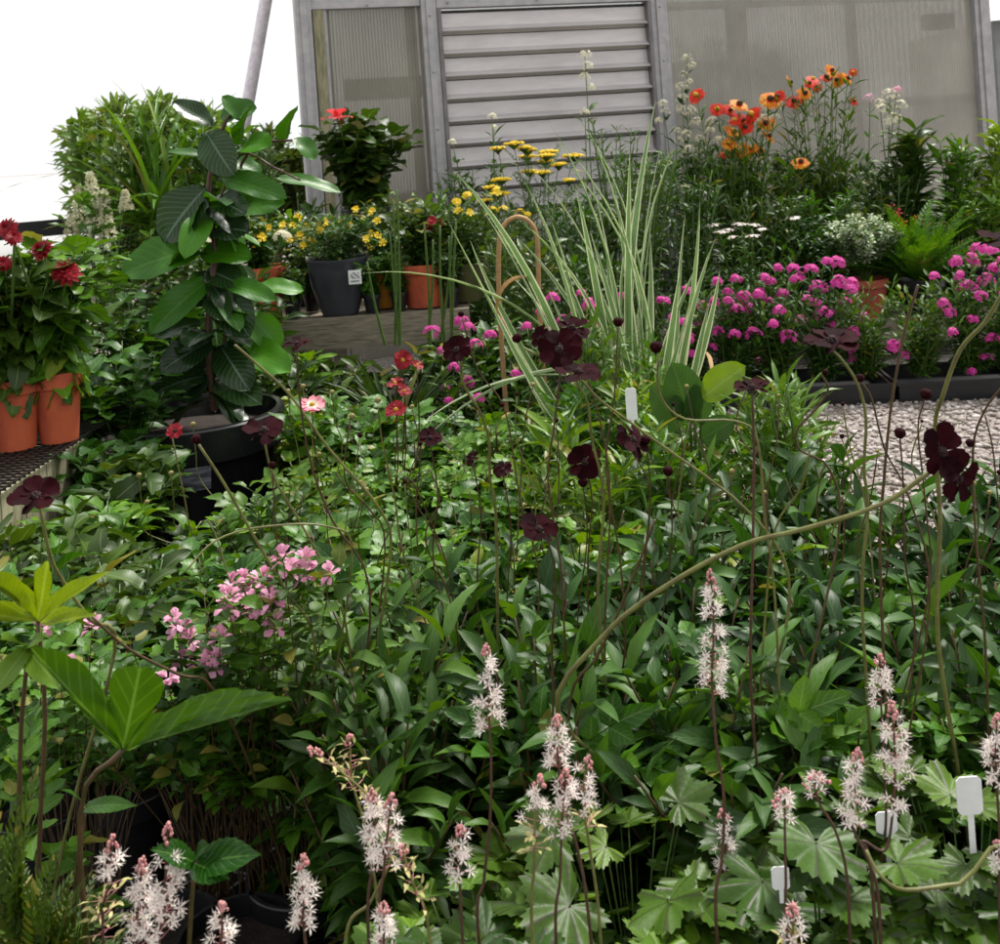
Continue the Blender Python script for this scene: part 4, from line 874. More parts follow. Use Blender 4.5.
# terracotta pot with variegated small leaves
c = potted_at(867, 5.66, ZR, 0, 0, 0)
t, cv = bushy('variegated_bush', 'mound of tiny white-edged leaves in a terracotta pot on the low bench', 'potted plant', c, .5, .2, 90, T_OVATE_S, .024, .017, petalmat('leaf_white_edge', (.5, .58, .36), (.75, .8, .62)), per=14, potr=.105, poth=.185, potm=TERRA2, el=(-.3, .8), t0=.45)
m = M(); leaves_on(m, cv, T_OVATE_S, .026, .016, 12, .3, (-.2, .8)); m.build('inner_foliage', G_MID, t)
# fern
c = potted_at(922, 5.62, ZR, 0, 0, 0); t = thing('fern', 'bright green upright fern in a black pot right of the terracotta pot', 'potted plant', c); pot(c, .11, .17, BLACKP, t); m = M()
for i in range(34):
    az = rng.uniform(0, 6.28); el = rng.uniform(.45, 1.4); L = rng.uniform(.34, .5); d = dirs(az, el); inst(m, T_FROND, c + (0, 0, .15) + d * .02, d, UPV + rng.normal(0, .1, 3), L, L * .62, rng.uniform(.2, .9))
for px, py in ((965, 205), (945, 212), (925, 222), (905, 235), (975, 235), (880, 250), (890, 232)): chord(m, T_FROND, c + (0, 0, .17), at(px, py, 5.6), .2, (rng.normal(0, .3), -.7, .7), .3)
m.build('fronds', G_FERN, t)
c = potted_at(812, 5.8, ZR, 0, 0, 0); bushy('potted_plant', 'green plant in a black pot left of the terracotta pot', 'potted plant', c, .5, .2, 22, T_LANCE_S, .06, .018, G_FINE, per=12, potr=.1, poth=.18)
c = potted_at(990, 5.8, ZR, 0, 0, 0); t = bushy('potted_plant', 'leafy plant in a black pot at the right end of the low bench', 'potted plant', c, .6, .2, 22, T_LANCE_S, .07, .022, G_MID, per=12, potr=.1, poth=.18)[0]
# small coral flowers above fern
base = at(905, 300, 6.0); base[2] = 0; OF = [(893, 209, 5), (902, 223, 5), (918, 219, 4), (897, 212, 4)]
P = [at(q[0], q[1], 5.9) for q in OF]; t, cs = tall('coral_lily', 'plant with small coral flowers left of the fern', 'plant', base, P, .004, G_STEM, dict(a=(T_LANCE_S, .08, .012), m=G_MID, k=dict(per=16, t0=.1)))
for q, p in zip(OF, P): m = M(); star(m, p[None], (0, -.6, .5), .035, 0, 6, .3, T_NOTCH, .1); m.build('flower', P_ORG if q[0] > 900 else P_CORAL, t)
# pink specks
# ---- strap-leaved clump in black tub with rush stalks
c = at(395, 420, 3.75); c[2] = .0
t = thing('strap_leaved_clump', 'dark green strap-leaved clump in a black tub below the bench', 'potted plant', c); pot(c, .165, .36, BLACKP, t, rim=True)
m = M()
for i in range(120):
    az = rng.uniform(0, 6.28); el = rng.uniform(.15, 1.3); d = dirs(az, el); inst(m, T_STRAP, c + (0, 0, .31) + d * [.09, .09, 0], d, UPV + rng.normal(0, .2, 3), rng.uniform(.16, .27), .02, rng.uniform(.1, .8))
m.build('leaves', G_DARK, t)
m = M()
for b, e in (((400, 345), (390, 232)), ((400, 345), (397, 190)), ((385, 345), (367, 262)), ((430, 345), (424, 222)), ((445, 345), (440, 225)), ((452, 340), (456, 222)), ((395, 345), (393, 200)), ((440, 340), (452, 232)), ((428, 340), (433, 240)), ((452, 345), (449, 236))):
    tube(m, [at(*b, 3.7), at((b[0] + e[0]) / 2 + rng.uniform(-3, 3), (b[1] + e[1]) / 2, 3.66), at(*e, 3.62)], .0052, .003, 5)
m.build('rush_stalks', G_STEM, t)

# ================================================================== LEFT SIDE
# terracotta pots with red dahlias on the mesh bench
def dahlia(px, Y, rt, h, hh, label, fl, matp=TERRA, r=.055, zb=bz):
    c = at(px, 400, Y); c[2] = zb
    t, cv = bushy('red_dahlia', label, 'potted plant', c, h + hh - .06, .19, 22, T_OVATE, .09, .052, G_MID if px % 2 else G_DARK, per=8, potr=rt, poth=h, potm=matp, el=(-.4, .5), t0=.05, group='terracotta pots of red dahlias', bend=(.3, 1.2))
    for q in fl:
        p = at(q[0], q[1], Y - q[3] if len(q) > 3 else Y - .12); N = nrm((rng.normal(0, .2), -.7, .65)); rr = q[2] * Y / FPX
        ms = M(); tube(ms, [c + (0, 0, h + .1), (c + p) / 2 + (0, 0, .12), p - N * .01], .004, .003, 5); ms.build('flower_stalk', G_STEM, t)
        m = M()
        for k, (cu, s, n) in enumerate(((-.15, 1, 12), (.15, .95, 12), (.5, .8, 10), (1.0, .6, 8), (2, .45, 6))): star(m, p[None] + N * .003 * k, N, rr * s, 0, n, .42, T_PETAL_S, cu)
        m.build('flower', P_DRED if q[0] != 62 else P_RED, t)
    return t
dahlia(57, 3.0, .066, .18, .42, 'red dahlia in the right-hand terracotta pot on the mesh bench', [(66, 272, 15), (42, 250, 12), (8, 229, 11, .3)])
dahlia(14, 2.95, .066, .18, .40, 'red dahlia in the middle terracotta pot, flowers at the left edge', [(4, 264, 9), (14, 238, 8, .3)])
dahlia(-35, 2.9, .066, .18, .4, 'red dahlia in the terracotta pot cut by the left edge', [])
for px, Y, z, lb, mt, L in ((118, 3.35, .74, 'broad green leafy plant between the dahlias and the tall climber', G_MID, .09), (90, 3.8, .78, 'dark leafy plant behind the red dahlias', G_DARK, .09), (165, 3.9, .8, 'leafy plant behind the tall climber pot', G_MID, .08), (20, 3.7, .8, 'leafy plant behind the dahlias at the left edge', G_MID, .09), (290, 3.7, .42, 'small yellow-green bushy plant below the timber bench', G_LIME, .05), (115, 2.85, .5, 'low green plant beside the mesh bench', G_DARK, .08), (210, 4.1, .7, 'shaded leafy plant behind the black tub', G_DARK, .08), (95, 3.0, .5, 'light green leafy plant left of the black tub', G_MID, .08), (335, 3.3, .5, 'green plant right of the black tub', G_MID, .07), (315, 3.0, .4, 'yellow-green plant beside the black tub', G_BRIGHT, .05)):
    c = at(px, 400, Y); c[2] = 0; bushy('leafy_plant', lb, 'plant', c, z, .22, 22, T_OVATE, L, L * .52, mt, per=11, potr=.1, poth=.2, el=(-.3, .6), t0=.15)
# cream plume
base = at(92, 300, 4.2); base[2] = 0; pl = [(90, 172, 205, 9), (78, 185, 225, 7), (104, 190, 240, 8), (125, 190, 210, 6), (70, 215, 240, 7), (96, 200, 250, 10)]
P = [at(q[0], q[1], 4.2) for q in pl]; t, cs = tall('cream_astilbe', 'cream feathery plumes rising behind the red dahlias', 'plant', base, P, .004, G_STEM, dict(a=(T_COMP, .14, .1), m=G_MID, k=dict(per=10, t0=.1)))
for q, p in zip(pl, P):
    m = M(); n = 150; s = rng.uniform(0, 1, n); lenz = (q[2] - q[1]) * 4.2 / FPX; rr = q[3] * 4.2 / FPX * (.25 + .9 * s); a = rng.uniform(0, 6.28, n); pp = p + np.stack([rr * np.cos(a), rr * np.sin(a), -s * lenz], -1)
    star(m, pp, rdirs(n), .009, 0, 4, .6, T_PT, .3); m.build('plume', P_CRM, t)
for px, py, lb in ((222, 236, 'small cream flower spray behind the tall climber'),):
    base = at(px, 300, 4.3); base[2] = 0; tp = [at(px + dx, py + dy, 4.3) for dx, dy in ((-35, 3), (-20, 6), (10, -2), (-50, -2), (60, 0))]
    t, cs = tall('cream_spray', lb, 'plant', base, tp, .004, G_STEM, dict(a=(T_LANCE, .08, .03), m=G_MID, k=dict(per=8, t0=.1)))
    for p in tp: cluster(p, .035, t, P_CRM, 26, .012)
# cordyline / strap plant
c = at(152, 300, 4.9); c[2] = 0
t = thing('cordyline', 'arching strap-leaved plant against the pale tree and white sky', 'plant', c); pot(c, .2, .35, BLACKP, t); m = M(); tube(m, [c + (0, 0, .3), at(155, 235, 4.9)], .03, .025, 8); m.build('trunk', BARK, t)
m = M(); o = at(155, 225, 4.9)
for q in ((110,78),(140,82),(78,100),(60,120),(45,163),(42,150),(185,88),(205,110),(215,140),(240,90),(95,95),(160,92),(125,90),(175,100),(60,190),(210,170),(190,95),(112,130),(80,150),(230,120),(140,100),(105,180),(200,200),(150,88),(168,110),(90,120)):
    e = at(q[0] + rng.uniform(-3, 3), q[1], 4.9 + rng.uniform(-.4, .4)); chord(m, T_STRAP, o + rng.normal(0, .03, 3), e, rng.uniform(.02, .032), UPV, rng.uniform(.5, 1.3), 0, rng.normal(0, .4))
for i in range(60): d = dirs(rng.uniform(0, 6.28), rng.uniform(.0, 1.3)); inst(m, T_STRAP, o + rng.normal(0, .03, 3), d, UPV, rng.uniform(.3, .5), .026, rng.uniform(.5, 1.6))
m.build('leaves', G_MID, t)
spire(110, 5.0, 115, 45, 'light leafy shrub around the arching strap-leaved plant', G_BRIGHT, L=.07, W=.03, n=26, per=22, T=T_OVATE_S, t0=.3)
spire(215, 5.0, 125, 40, 'leafy shrub behind the tall climber', G_MID, L=.07, W=.03, n=26, per=22, T=T_OVATE_S, t0=.3)
spire(265, 5.3, 130, 25, 'thin-leaved shrub between climber and greenhouse corner', G_BLUE, L=.09, W=.012, n=14, per=18, t0=.3)
# tall climber in the black tub
base = at(197, 470, 3.4); base[2] = 0; rt = 88 * 3.4 / FPX
t = thing('tall_climber', 'tall large-leaved plant in a wide glossy black tub', 'potted plant', base)
zr = at(205, 411, 3.4)[2]; pot(base, rt, zr, solid('glossy_black_tub', (.012, .012, .014), (.01, .01, .011), .18, 3, bump=.02), t, rim=True)
m = M(); S1 = [at(214, 410, 3.4), at(208, 330, 3.38), at(215, 250, 3.4), at(208, 190, 3.4), at(222, 130, 3.4), at(236, 108, 3.4)]; tube(m, S1, .012, .005, 7)
tube(m, [at(218, 400, 3.4), at(228, 300, 3.45), at(226, 220, 3.4), at(250, 150, 3.4), at(292, 140, 3.35)], .008, .004, 6); tube(m, [at(214, 215, 3.4), at(240, 155, 3.38), at(275, 168, 3.35), at(300, 180, 3.3)], .004, .003, 5)
m.build('stems', G_STEMP, t)
m = M(); md = M()
BL = [(200,250,121,275,34,0),(200,255,252,258,26,0),(222,178,287,199,22,0),(275,178,342,193,16,0),(225,210,285,203,30,0),(206,188,164,242,38,1),(206,132,234,176,28,1),(213,126,172,102,20,1),(220,118,257,108,22,0),(240,145,252,106,20,0),(285,144,297,107,20,0),(294,138,315,160,18,0),(213,160,166,152,11,0),(256,288,304,291,19,0),(222,282,276,301,18,0),(219,288,250,338,30,1),(212,278,150,334,24,0),(203,322,155,340,20,1),(238,345,291,372,26,0),(248,314,280,348,24,0),(238,150,272,146,24,0),(228,160,262,176,20,0),(214,230,250,232,26,1),(210,300,170,300,22,1),(212,340,160,372,26,1),(220,345,250,392,28,1),(214,360,180,402,26,1),(224,320,262,335,22,1),(206,270,240,285,26,1),(212,200,246,215,24,1),(240,120,222,96,16,0),(216,380,262,405,26,1),(210,375,150,396,22,1)]
for q in BL:
    a = at(q[0], q[1], 3.4 + rng.uniform(-.03, .03)); b = at(q[2], q[3], 3.35 + rng.uniform(-.13, .08)); hang = q[3] - q[1] > 30
    N = UPV * (.4 if hang else .75) + np.array([rng.normal(0, .12), -.75 if q[4] > 20 else -.45, 0]); chord(md if q[5] else m, T_BIG, a, b, q[4] * 3.4 / FPX * 1.35, N, rng.uniform(.2, .7), 0, rng.normal(0, .12))
for i in range(34):
    pz = S1[0] + (S1[3] - S1[0]) * rng.uniform(0, 1) ; d = dirs(rng.uniform(0, 6.28), rng.uniform(-.5, .3)); inst(md if i % 2 else m, T_BIG, pz, d, UPV + rng.normal(0, .2, 3), rng.uniform(.13, .2), rng.uniform(.07, .1), rng.uniform(.2, 1))
m.build('leaves', G_BIG, t); md.build('dark_ribbed_leaves', G_BIGD, t)
# streaked grey patch curved round the front of the tub
m = M(); a0 = math.atan2(-1, .12); zc = at(225, 462, 3.2)[2] - .03; V = []; n = 14; ra = rt * 1.02
for i in range(n + 1):
    a = a0 - .30 + .6 * i / n; q = rt * .955 + .004
    for zz in (-.035, .035): V.append(base + np.array([math.cos(a) * (q + zz * .35), math.sin(a) * (q + zz * .35), zc + zz]))
m.add(V, [f for i in range(n) for f in ((2 * i, 2 * i + 2, 2 * i + 3), (2 * i, 2 * i + 3, 2 * i + 1))])
m.build('streaked_patch', solid('streaked_patch_grey', (.34, .35, .42), (.03, .03, .04), .4, 38, stretch=(.4, .4, 2.2), bump=.02), t)

# ================================================================== CHOCOLATE COSMOS
_bud = bud
def bud(c, N, r, parent, mat=P_CHOC): return _bud(c, N, r * .75, parent, mat)
def poly(pts, Y, Ye=None):
    Ye = Y + .12 if Ye is None else Ye; n = len(pts); return [at(p[0], p[1], Y + (Ye - Y) * i / (n - 1)) for i, p in enumerate(pts)]
class CP:
    def __init__(s, name, label, px, Y, n=8, mat=G_MID):
        b = at(px, 700, Y); b[2] = 0; s.b = b; s.ms = M()
        s.t, _ = bushy(name, label, 'plant', b, .5, .15, n, T_COMP, .1, .08, mat, per=7, potr=.08, poth=.16, group='chocolate cosmos plants in the bed')
    def stem(s, pts, r=.0028, mat=0):
        r = r * .68
        q = pts[-1]; root = s.b + np.array([rng.uniform(-.03, .03), rng.uniform(-.03, .03), .14])
        if q[2] > .3: pts = pts + [q * .45 + root * .55 + (0, 0, .04), root]
        tube(s.ms, pts[::-1], r * 1.1, r * .8, 6, mat)
    def end(s): s.ms.build('flower_stems', [G_STEMB, G_STEMO, G_STEMP], s.t)
rp = lambda px, Y: px * .92 * Y / FPX
c1 = CP('chocolate_cosmos', 'chocolate cosmos with the long pale stem arching across the right half', 690, 1.5)
st = poly([(930, 472), (880, 505), (800, 530), (740, 546), (660, 590), (600, 640), (558, 715)], 1.12, 1.3); c1.stem(st, .0042, 1)
cosmos_flower(at(941, 452, 1.12), (.35, -.85, .3), rp(29, 1.12), c1.t, droop=.3); cosmos_flower(at(957, 478, 1.12), (.5, -.75, -.15), rp(26, 1.12), c1.t, droop=.3)
c1.stem(poly([(524, 348), (575, 375), (600, 400), (650, 437), (755, 518), (790, 600)], 1.3, 1.45), .0028, 1); bud(at(517, 338, 1.3), (-.5, 0, .8), rp(8, 1.3), c1.t)
c1.end()
c2 = CP('chocolate_cosmos', 'chocolate cosmos carrying the widest dark flower over the magenta heads', 850, 1.42)
c2.stem(poly([(832, 350), (842, 360), (858, 385), (866, 420), (864, 470), (868, 510), (862, 600)], 1.15, 1.3), .0026, 1); cosmos_flower(at(832, 342, 1.15), (-.05, -.28, 1), rp(30, 1.15), c2.t, petals=9)
c2.stem(poly([(860, 380), (872, 400), (885, 450), (910, 500), (930, 600)], 1.2), .0018, 0); bud(at(860, 378, 1.2), (0, 0, 1), rp(7, 1.2), c2.t)
c2.stem(poly([(918, 285), (905, 330), (892, 400), (884, 480), (880, 560)], 1.25), .0026, 0); 
c2.stem(poly([(900, 437), (903, 480), (905, 560), (915, 640)], 1.3), .0018, 2); bud(at(900, 433, 1.3), (.2, -.3, 1), rp(9, 1.3), c2.t)
c2.stem(poly([(925, 398), (918, 430), (925, 500), (928, 600)], 1.25), .0016, 2); bud(at(926, 394, 1.25), (.2, -.3, 1), rp(9, 1.25), c2.t)
c2.end()
c3 = CP('chocolate_cosmos', 'chocolate cosmos at the right edge with a tall S-curved stem', 985, 1.4)
c3.stem(poly([(1003, 292), (985, 322), (960, 350), (943, 395), (935, 430), (940, 520), (938, 640)], 1.1, 1.3), .0036, 1); cosmos_flower(at(1004, 240, 1.12), (-.1, -.2, 1), rp(26, 1.12), c3.t)
c3.stem(poly([(1004, 385), (985, 410), (973, 450), (976, 540), (985, 640)], 1.2), .0022, 0); bud(at(970, 443, 1.25), (0, -.3, 1), rp(7, 1.25), c3.t)
c3.stem(poly([(985, 415), (993, 450), (998, 500), (1010, 600)], 1.3), .0016, 2); c3.end()
c4 = CP('chocolate_cosmos', 'chocolate cosmos with one dark side-on flower on a straight upright stem', 752, 1.42)
c4.stem(poly([(752, 395), (754, 450), (753, 540), (751, 690)], 1.18, 1.25), .0024, 2); cosmos_flower(at(752, 388, 1.18), (0, -.15, 1), rp(19, 1.18), c4.t)
c4.stem(poly([(822, 375), (828, 390), (815, 410), (797, 430), (800, 450), (830, 470), (838, 540)], 1.3), .0022, 0); bud(at(825, 372, 1.3), (0, 0, 1), rp(5, 1.3), c4.t)
c4.stem(poly([(658, 355), (660, 395), (685, 419), (735, 421), (757, 440), (765, 520), (775, 600)], 1.25), .0022, 1); bud(at(656, 347, 1.25), (0, 0, 1), rp(10, 1.25), c4.t)
c4.stem(poly([(810, 450), (800, 490), (775, 530), (765, 620)], 1.3), .0022, 1); c4.end()
c5 = CP('chocolate_cosmos', 'chocolate cosmos with several open dark flowers left of the iris base', 590, 1.6)
cosmos_flower(at(560, 350, 1.3), (-.25, -.75, .6), rp(24, 1.3), c5.t, droop=.3); cosmos_flower(at(573, 328, 1.35), (.2, -.6, .8), rp(17, 1.35), c5.t); cosmos_flower(at(578, 373, 1.28), (.1, -.2, 1), rp(24, 1.28), c5.t)
cosmos_flower(at(541, 338, 1.32), (-.6, -.6, .5), rp(12, 1.32), c5.t)
c5.stem(poly([(576, 380), (588, 405), (592, 440), (604, 500), (598, 600)], 1.28), .0026, 1); c5.stem(poly([(562, 356), (555, 420), (548, 480), (560, 560), (565, 640)], 1.32), .0022, 0); c5.stem(poly([(573, 336), (600, 420), (610, 500), (605, 620)], 1.36), .002, 0)
cosmos_flower(at(585, 462, 1.5), (.1, -.95, .3), rp(19, 1.5), c5.t, droop=.1); c5.stem(poly([(585, 466), (592, 500), (588, 560), (590, 640)], 1.53), .002, 0)
bud(at(618, 322, 1.4), (0, -.2, 1), rp(8, 1.4), c5.t); c5.stem(poly([(618, 328), (614, 400), (606, 470), (620, 560), (625, 650)], 1.4), .002, 0)
cosmos_flower(at(632, 440, 1.5), (.6, -.5, .6), rp(20, 1.5), c5.t); c5.stem(poly([(630, 448), (650, 490), (645, 560), (640, 640)], 1.52), .002, 0)
for q in ((668, 471), (646, 440), (583, 482)): bud(at(*q, 1.5), (0, -.3, 1), rp(8, 1.5), c5.t); c5.stem(poly([q, (q[0] + 4, q[1] + 60), (q[0] - 6, q[1] + 150)], 1.52), .0016, 2)
c5.end()
c6 = CP('chocolate_cosmos', 'chocolate cosmos with a dark flower low in the middle of the bed', 545, 1.42)
cosmos_flower(at(539, 530, 1.25), (.2, -.45, .85), rp(21, 1.25), c6.t); c6.stem(poly([(548, 540), (556, 580), (552, 640), (553, 710)], 1.25), .0022, 2); c6.stem(poly([(655, 520), (640, 560), (615, 620), (595, 660), (570, 700)], 1.25), .0026, 0); c6.end()
c7 = CP('chocolate_cosmos', 'chocolate cosmos with a dark flower above the black tub, left of centre', 480, 1.7)
for q in ((430, 438, 12), (473, 458, 10), (503, 470, 11)):
    cosmos_flower(at(q[0], q[1], 1.6), (rng.normal(0, .4), -.5, .8), rp(q[2], 1.6), c7.t); c7.stem(poly([(q[0], q[1] + 4), (q[0] + 8, q[1] + 60), (q[0] + 4, q[1] + 130)], 1.6), .002, 2)
cosmos_flower(at(457, 350, 1.45), (-.3, -.7, .6), rp(17, 1.45), c7.t); c7.stem(poly([(460, 356), (464, 385), (479, 410), (489, 440), (490, 480), (496, 520)], 1.45), .0032, 1)
bud(at(461, 314, 1.45), (0, 0, 1), rp(5, 1.45), c7.t); c7.stem(poly([(462, 318), (478, 370), (505, 410), (520, 500), (540, 590)], 1.47), .0018, 0)
bud(at(502, 405, 1.5), (0, 0, 1), rp(4, 1.5), c7.t); c7.stem(poly([(430, 470), (440, 500), (425, 540), (450, 600)], 1.5), .0018, 0); c7.stem(poly([(412, 480), (430, 520), (450, 580)], 1.5), .0018, 0)
bud(at(378, 400, 1.5), (0, 0, 1), rp(5, 1.5), c7.t, P_BUDG); c7.stem(poly([(378, 406), (382, 440), (395, 500), (405, 560)], 1.52), .0022, 1); c7.end()
c8 = CP('chocolate_cosmos', 'chocolate cosmos with thin dark stems crossing the left of the bed', 350, 1.6)
cosmos_flower(at(297, 344, 1.4), (0, -.15, 1), rp(15, 1.4), c8.t); c8.stem(poly([(297, 352), (300, 400), (310, 460), (332, 520), (370, 590)], 1.4), .0024, 2)
cosmos_flower(at(264, 431, 1.4), (.1, -.3, 1), rp(22, 1.4), c8.t, mat=P_CHOC); c8.stem(poly([(264, 440), (275, 480), (310, 540), (345, 620)], 1.4), .0026, 1)
bud(at(272, 465, 1.4), (0, 0, 1), rp(6, 1.4), c8.t); c8.stem(poly([(272, 470), (277, 540), (283, 610)], 1.42), .0018, 2)
c8.stem(poly([(235, 345), (258, 365), (290, 395), (330, 450), (380, 510), (390, 560)], 1.42), .003, 1)
c8.stem(poly([(350, 420), (345, 480), (370, 510), (385, 550)], 1.5), .002, 0); bud(at(352, 416, 1.5), (0, 0, 1), rp(5, 1.5), c8.t, P_BUDG); c8.end()
c9 = CP('chocolate_cosmos', 'chocolate cosmos with a pale kinked stem left of the pink flowers', 285, 1.6, 2)
bud(at(196, 439, 1.35), (-.4, -.3, .8), rp(8, 1.35), c9.t); c9.stem(poly([(199, 445), (225, 485), (256, 540), (285, 590), (315, 645)], 1.35), .003, 1)
c9.stem(poly([(185, 572), (215, 541), (262, 527), (330, 527), (352, 560)], 1.35), .0022, 1); cosmos_flower(at(175, 431, 1.5), (0, -.8, .6), rp(9, 1.5), c9.t, mat=P_DRED)
c9.stem(poly([(172, 436), (185, 500), (192, 530), (215, 533)], 1.5), .0018, 1); c9.stem(poly([(92, 617), (130, 650), (180, 675), (214, 690)], 1.25), .0026, 0); c9.end()
c10 = CP('chocolate_cosmos', 'chocolate cosmos with a large dark flower at the left edge', 40, 1.45, 1)
cosmos_flower(at(36, 497, 1.18), (.05, -.4, 1), rp(27, 1.18), c10.t, petals=9); c10.stem(poly([(40, 508), (50, 555), (62, 580), (90, 620), (115, 650)], 1.18), .0032, 1); c10.end()
# extra wiry stems with buds across the bed
wt = []
for i, (px, Y) in enumerate(((430, 1.9), (520, 2.0), (660, 1.95), (720, 1.8), (800, 1.85), (880, 1.7), (960, 1.65), (340, 2.0))):
    cx = CP('chocolate_cosmos', 'budded chocolate cosmos with wiry brown stems, %s from the left of its row' % ORD[i], px, Y, 6)
    for k in range(4):
        x = px + rng.uniform(-45, 45); top = rng.uniform(375, 500) + (Y < 1.8) * 25; bud(at(x, top, Y), (rng.normal(0, .3), -.2, 1), rp(rng.uniform(2.5, 4.5), Y), cx.t, P_CHOC if k % 3 else P_BUDG)
        cx.stem(poly([(x, top + 3), (x + rng.uniform(-12, 12), top + 45), (x + rng.uniform(-25, 25), top + 110)], Y, Y + .03), .0019, (0, 2, 1, 0)[k % 4])
    cx.end()
# red coreopsis group
cx = CP('red_daisy_plant', 'small plant with bright red daisies in front of the black tub', 402, 2.6, 8); cx.t['group'] = ''; del cx.t['group']
for q, N in (((403, 360, 10), (.1, -.9, .4)), ((395, 383, 9), (-.2, -.3, .9)), ((404, 391, 8), (.3, -.5, .8)), ((396, 410, 12), (-.1, -.6, .8)), ((417, 365, 7), (.6, -.3, .7))):
    cosmos_flower(at(q[0], q[1], 2.5), N, rp(q[2], 2.5), cx.t, petals=10, mat=P_DRED, cmat=P_DISC); cx.stem(poly([(q[0], q[1] + 5), (q[0] + 2, q[1] + 50), (q[0], q[1] + 90)], 2.52), .003)
cx.end()
# pink white dahlia
cx = CP('pink_dahlia', 'small dahlia with one pink and cream bloom right of the climber tub', 315, 2.6, 8, G_BRIGHT); del cx.t['group']
cosmos_flower(at(312, 405, 2.5), (.1, -.5, .8), rp(13, 2.5), cx.t, petals=12, mat=petalmat('petal_two_tone', (.8, .2, .3), (.85, .35, .4), base=(.8, .7, .55)), cmat=P_DISC); cx.stem(poly([(312, 412), (315, 450), (318, 490)], 2.5), .003)
for q in ((303, 386), (288, 391), (332, 392), (319, 454), (139, 475), (171, 473), (147, 502), (193, 424)):
    bud(at(*q, 2.5), (0, -.2, 1), rp(4, 2.5), cx.t, P_BUDG); cx.stem(poly([q, (q[0] + 3, q[1] + 30), (q[0] + 10, q[1] + 60)], 2.5), .002, 1)
cx.end()
# white plant label in the mid bed and front labels
def label(px0, py0, px1, py1, Y, lab, dz=.12):
    c = at((px0 + px1) / 2, py1, Y); tp = at((px0 + px1) / 2, py0, Y); wd = (px1 - px0) * Y / FPX / 2; z0 = c[2] - dz
    m = M(); wd *= .85; r = wd * .3; Z0, Z1 = c[2], tp[2]
    V = [(-wd * .7, Z0), (wd * .7, Z0), (wd, Z0 + r), (wd, Z1 - r), (wd * .7, Z1), (-wd * .7, Z1), (-wd, Z1 - r), (-wd, Z0 + r)]
    n = len(V); P = [(c[0] + x, c[1], z) for x, z in V] + [(c[0] + x, c[1] + .0015, z) for x, z in V]; F = [(0, i, i + 1) for i in range(1, n - 1)] + [(n, n + i + 1, n + i) for i in range(1, n - 1)]
    for i in range(n): j = (i + 1) % n; F += [(i, n + i, n + j), (i, n + j, j)]
    m.add(P, F); box(m, (c[0] - wd * .25, c[1] + .0004, z0), (c[0] + wd * .25, c[1] + .0011, Z0 + .0005)); ob = m.build('plant_label', LABEL, smooth=False, o=np.array([c[0], c[1], z0])); tag(ob, lab, 'plant label', 'white plant labels')
label(626, 388, 639, 420, 2.3, 'narrow white plant label standing in front of the iris', .25)
label(956, 777, 986, 815, 1.17, 'larger white plant label at the lower right', .22); label(875, 812, 900, 834, 1.2, 'white plant label half hidden behind a foamflower spike', .2); label(771, 867, 792, 890, 1.12, 'small white plant label low among foamflower leaves', .15)
# sage-like big leaves and one bright leaf
base = at(690, 450, 2.5); base[2] = 0; t = thing('broad_leaved_plant', 'plant with one bright round leaf and dull green broad leaves', 'plant', base); pot(base, .1, .2, BLACKP, t)
m = M(); chord(m, T_BIG, at(702, 398, 2.4), at(746, 366, 2.35), .07, (-.2, -.8, .5), .2); m.build('bright_leaf', G_BRIGHT, t)
m = M()
for q in ((690, 420, 672, 362, .09), (680, 430, 650, 385, .07), (695, 425, 700, 380, .06), (700, 440, 735, 420, .06)): chord(m, T_BIG, at(q[0], q[1], 2.45), at(q[2], q[3], 2.4), q[4], (0, -.8, .4), .3)
m.build('dull_leaves', G_BLUE, t); m = M()
for q in ((702, 398), (690, 420), (680, 430), (695, 425), (700, 440)): tube(m, [base + (0, 0, .17), (at(*q, 2.45) + base) / 2 + (0, 0, .12), at(*q, 2.44)], .004)
m.build('stems', G_STEM, t)
# lime shoots
for px, py, Y, lb in ((770, 385, 2.35, 'pale narrow-leaved shoots right of the bright round leaf'), (640, 385, 2.9, 'fresh green shoots at the foot of the iris'), (600, 330, 3.1, 'fresh green shoots left of the iris foot')):
    spire(px, Y, py, 26, lb, G_BRIGHT, L=.08, W=.013, n=12, per=15, T=T_LANCE_S, t0=.4)
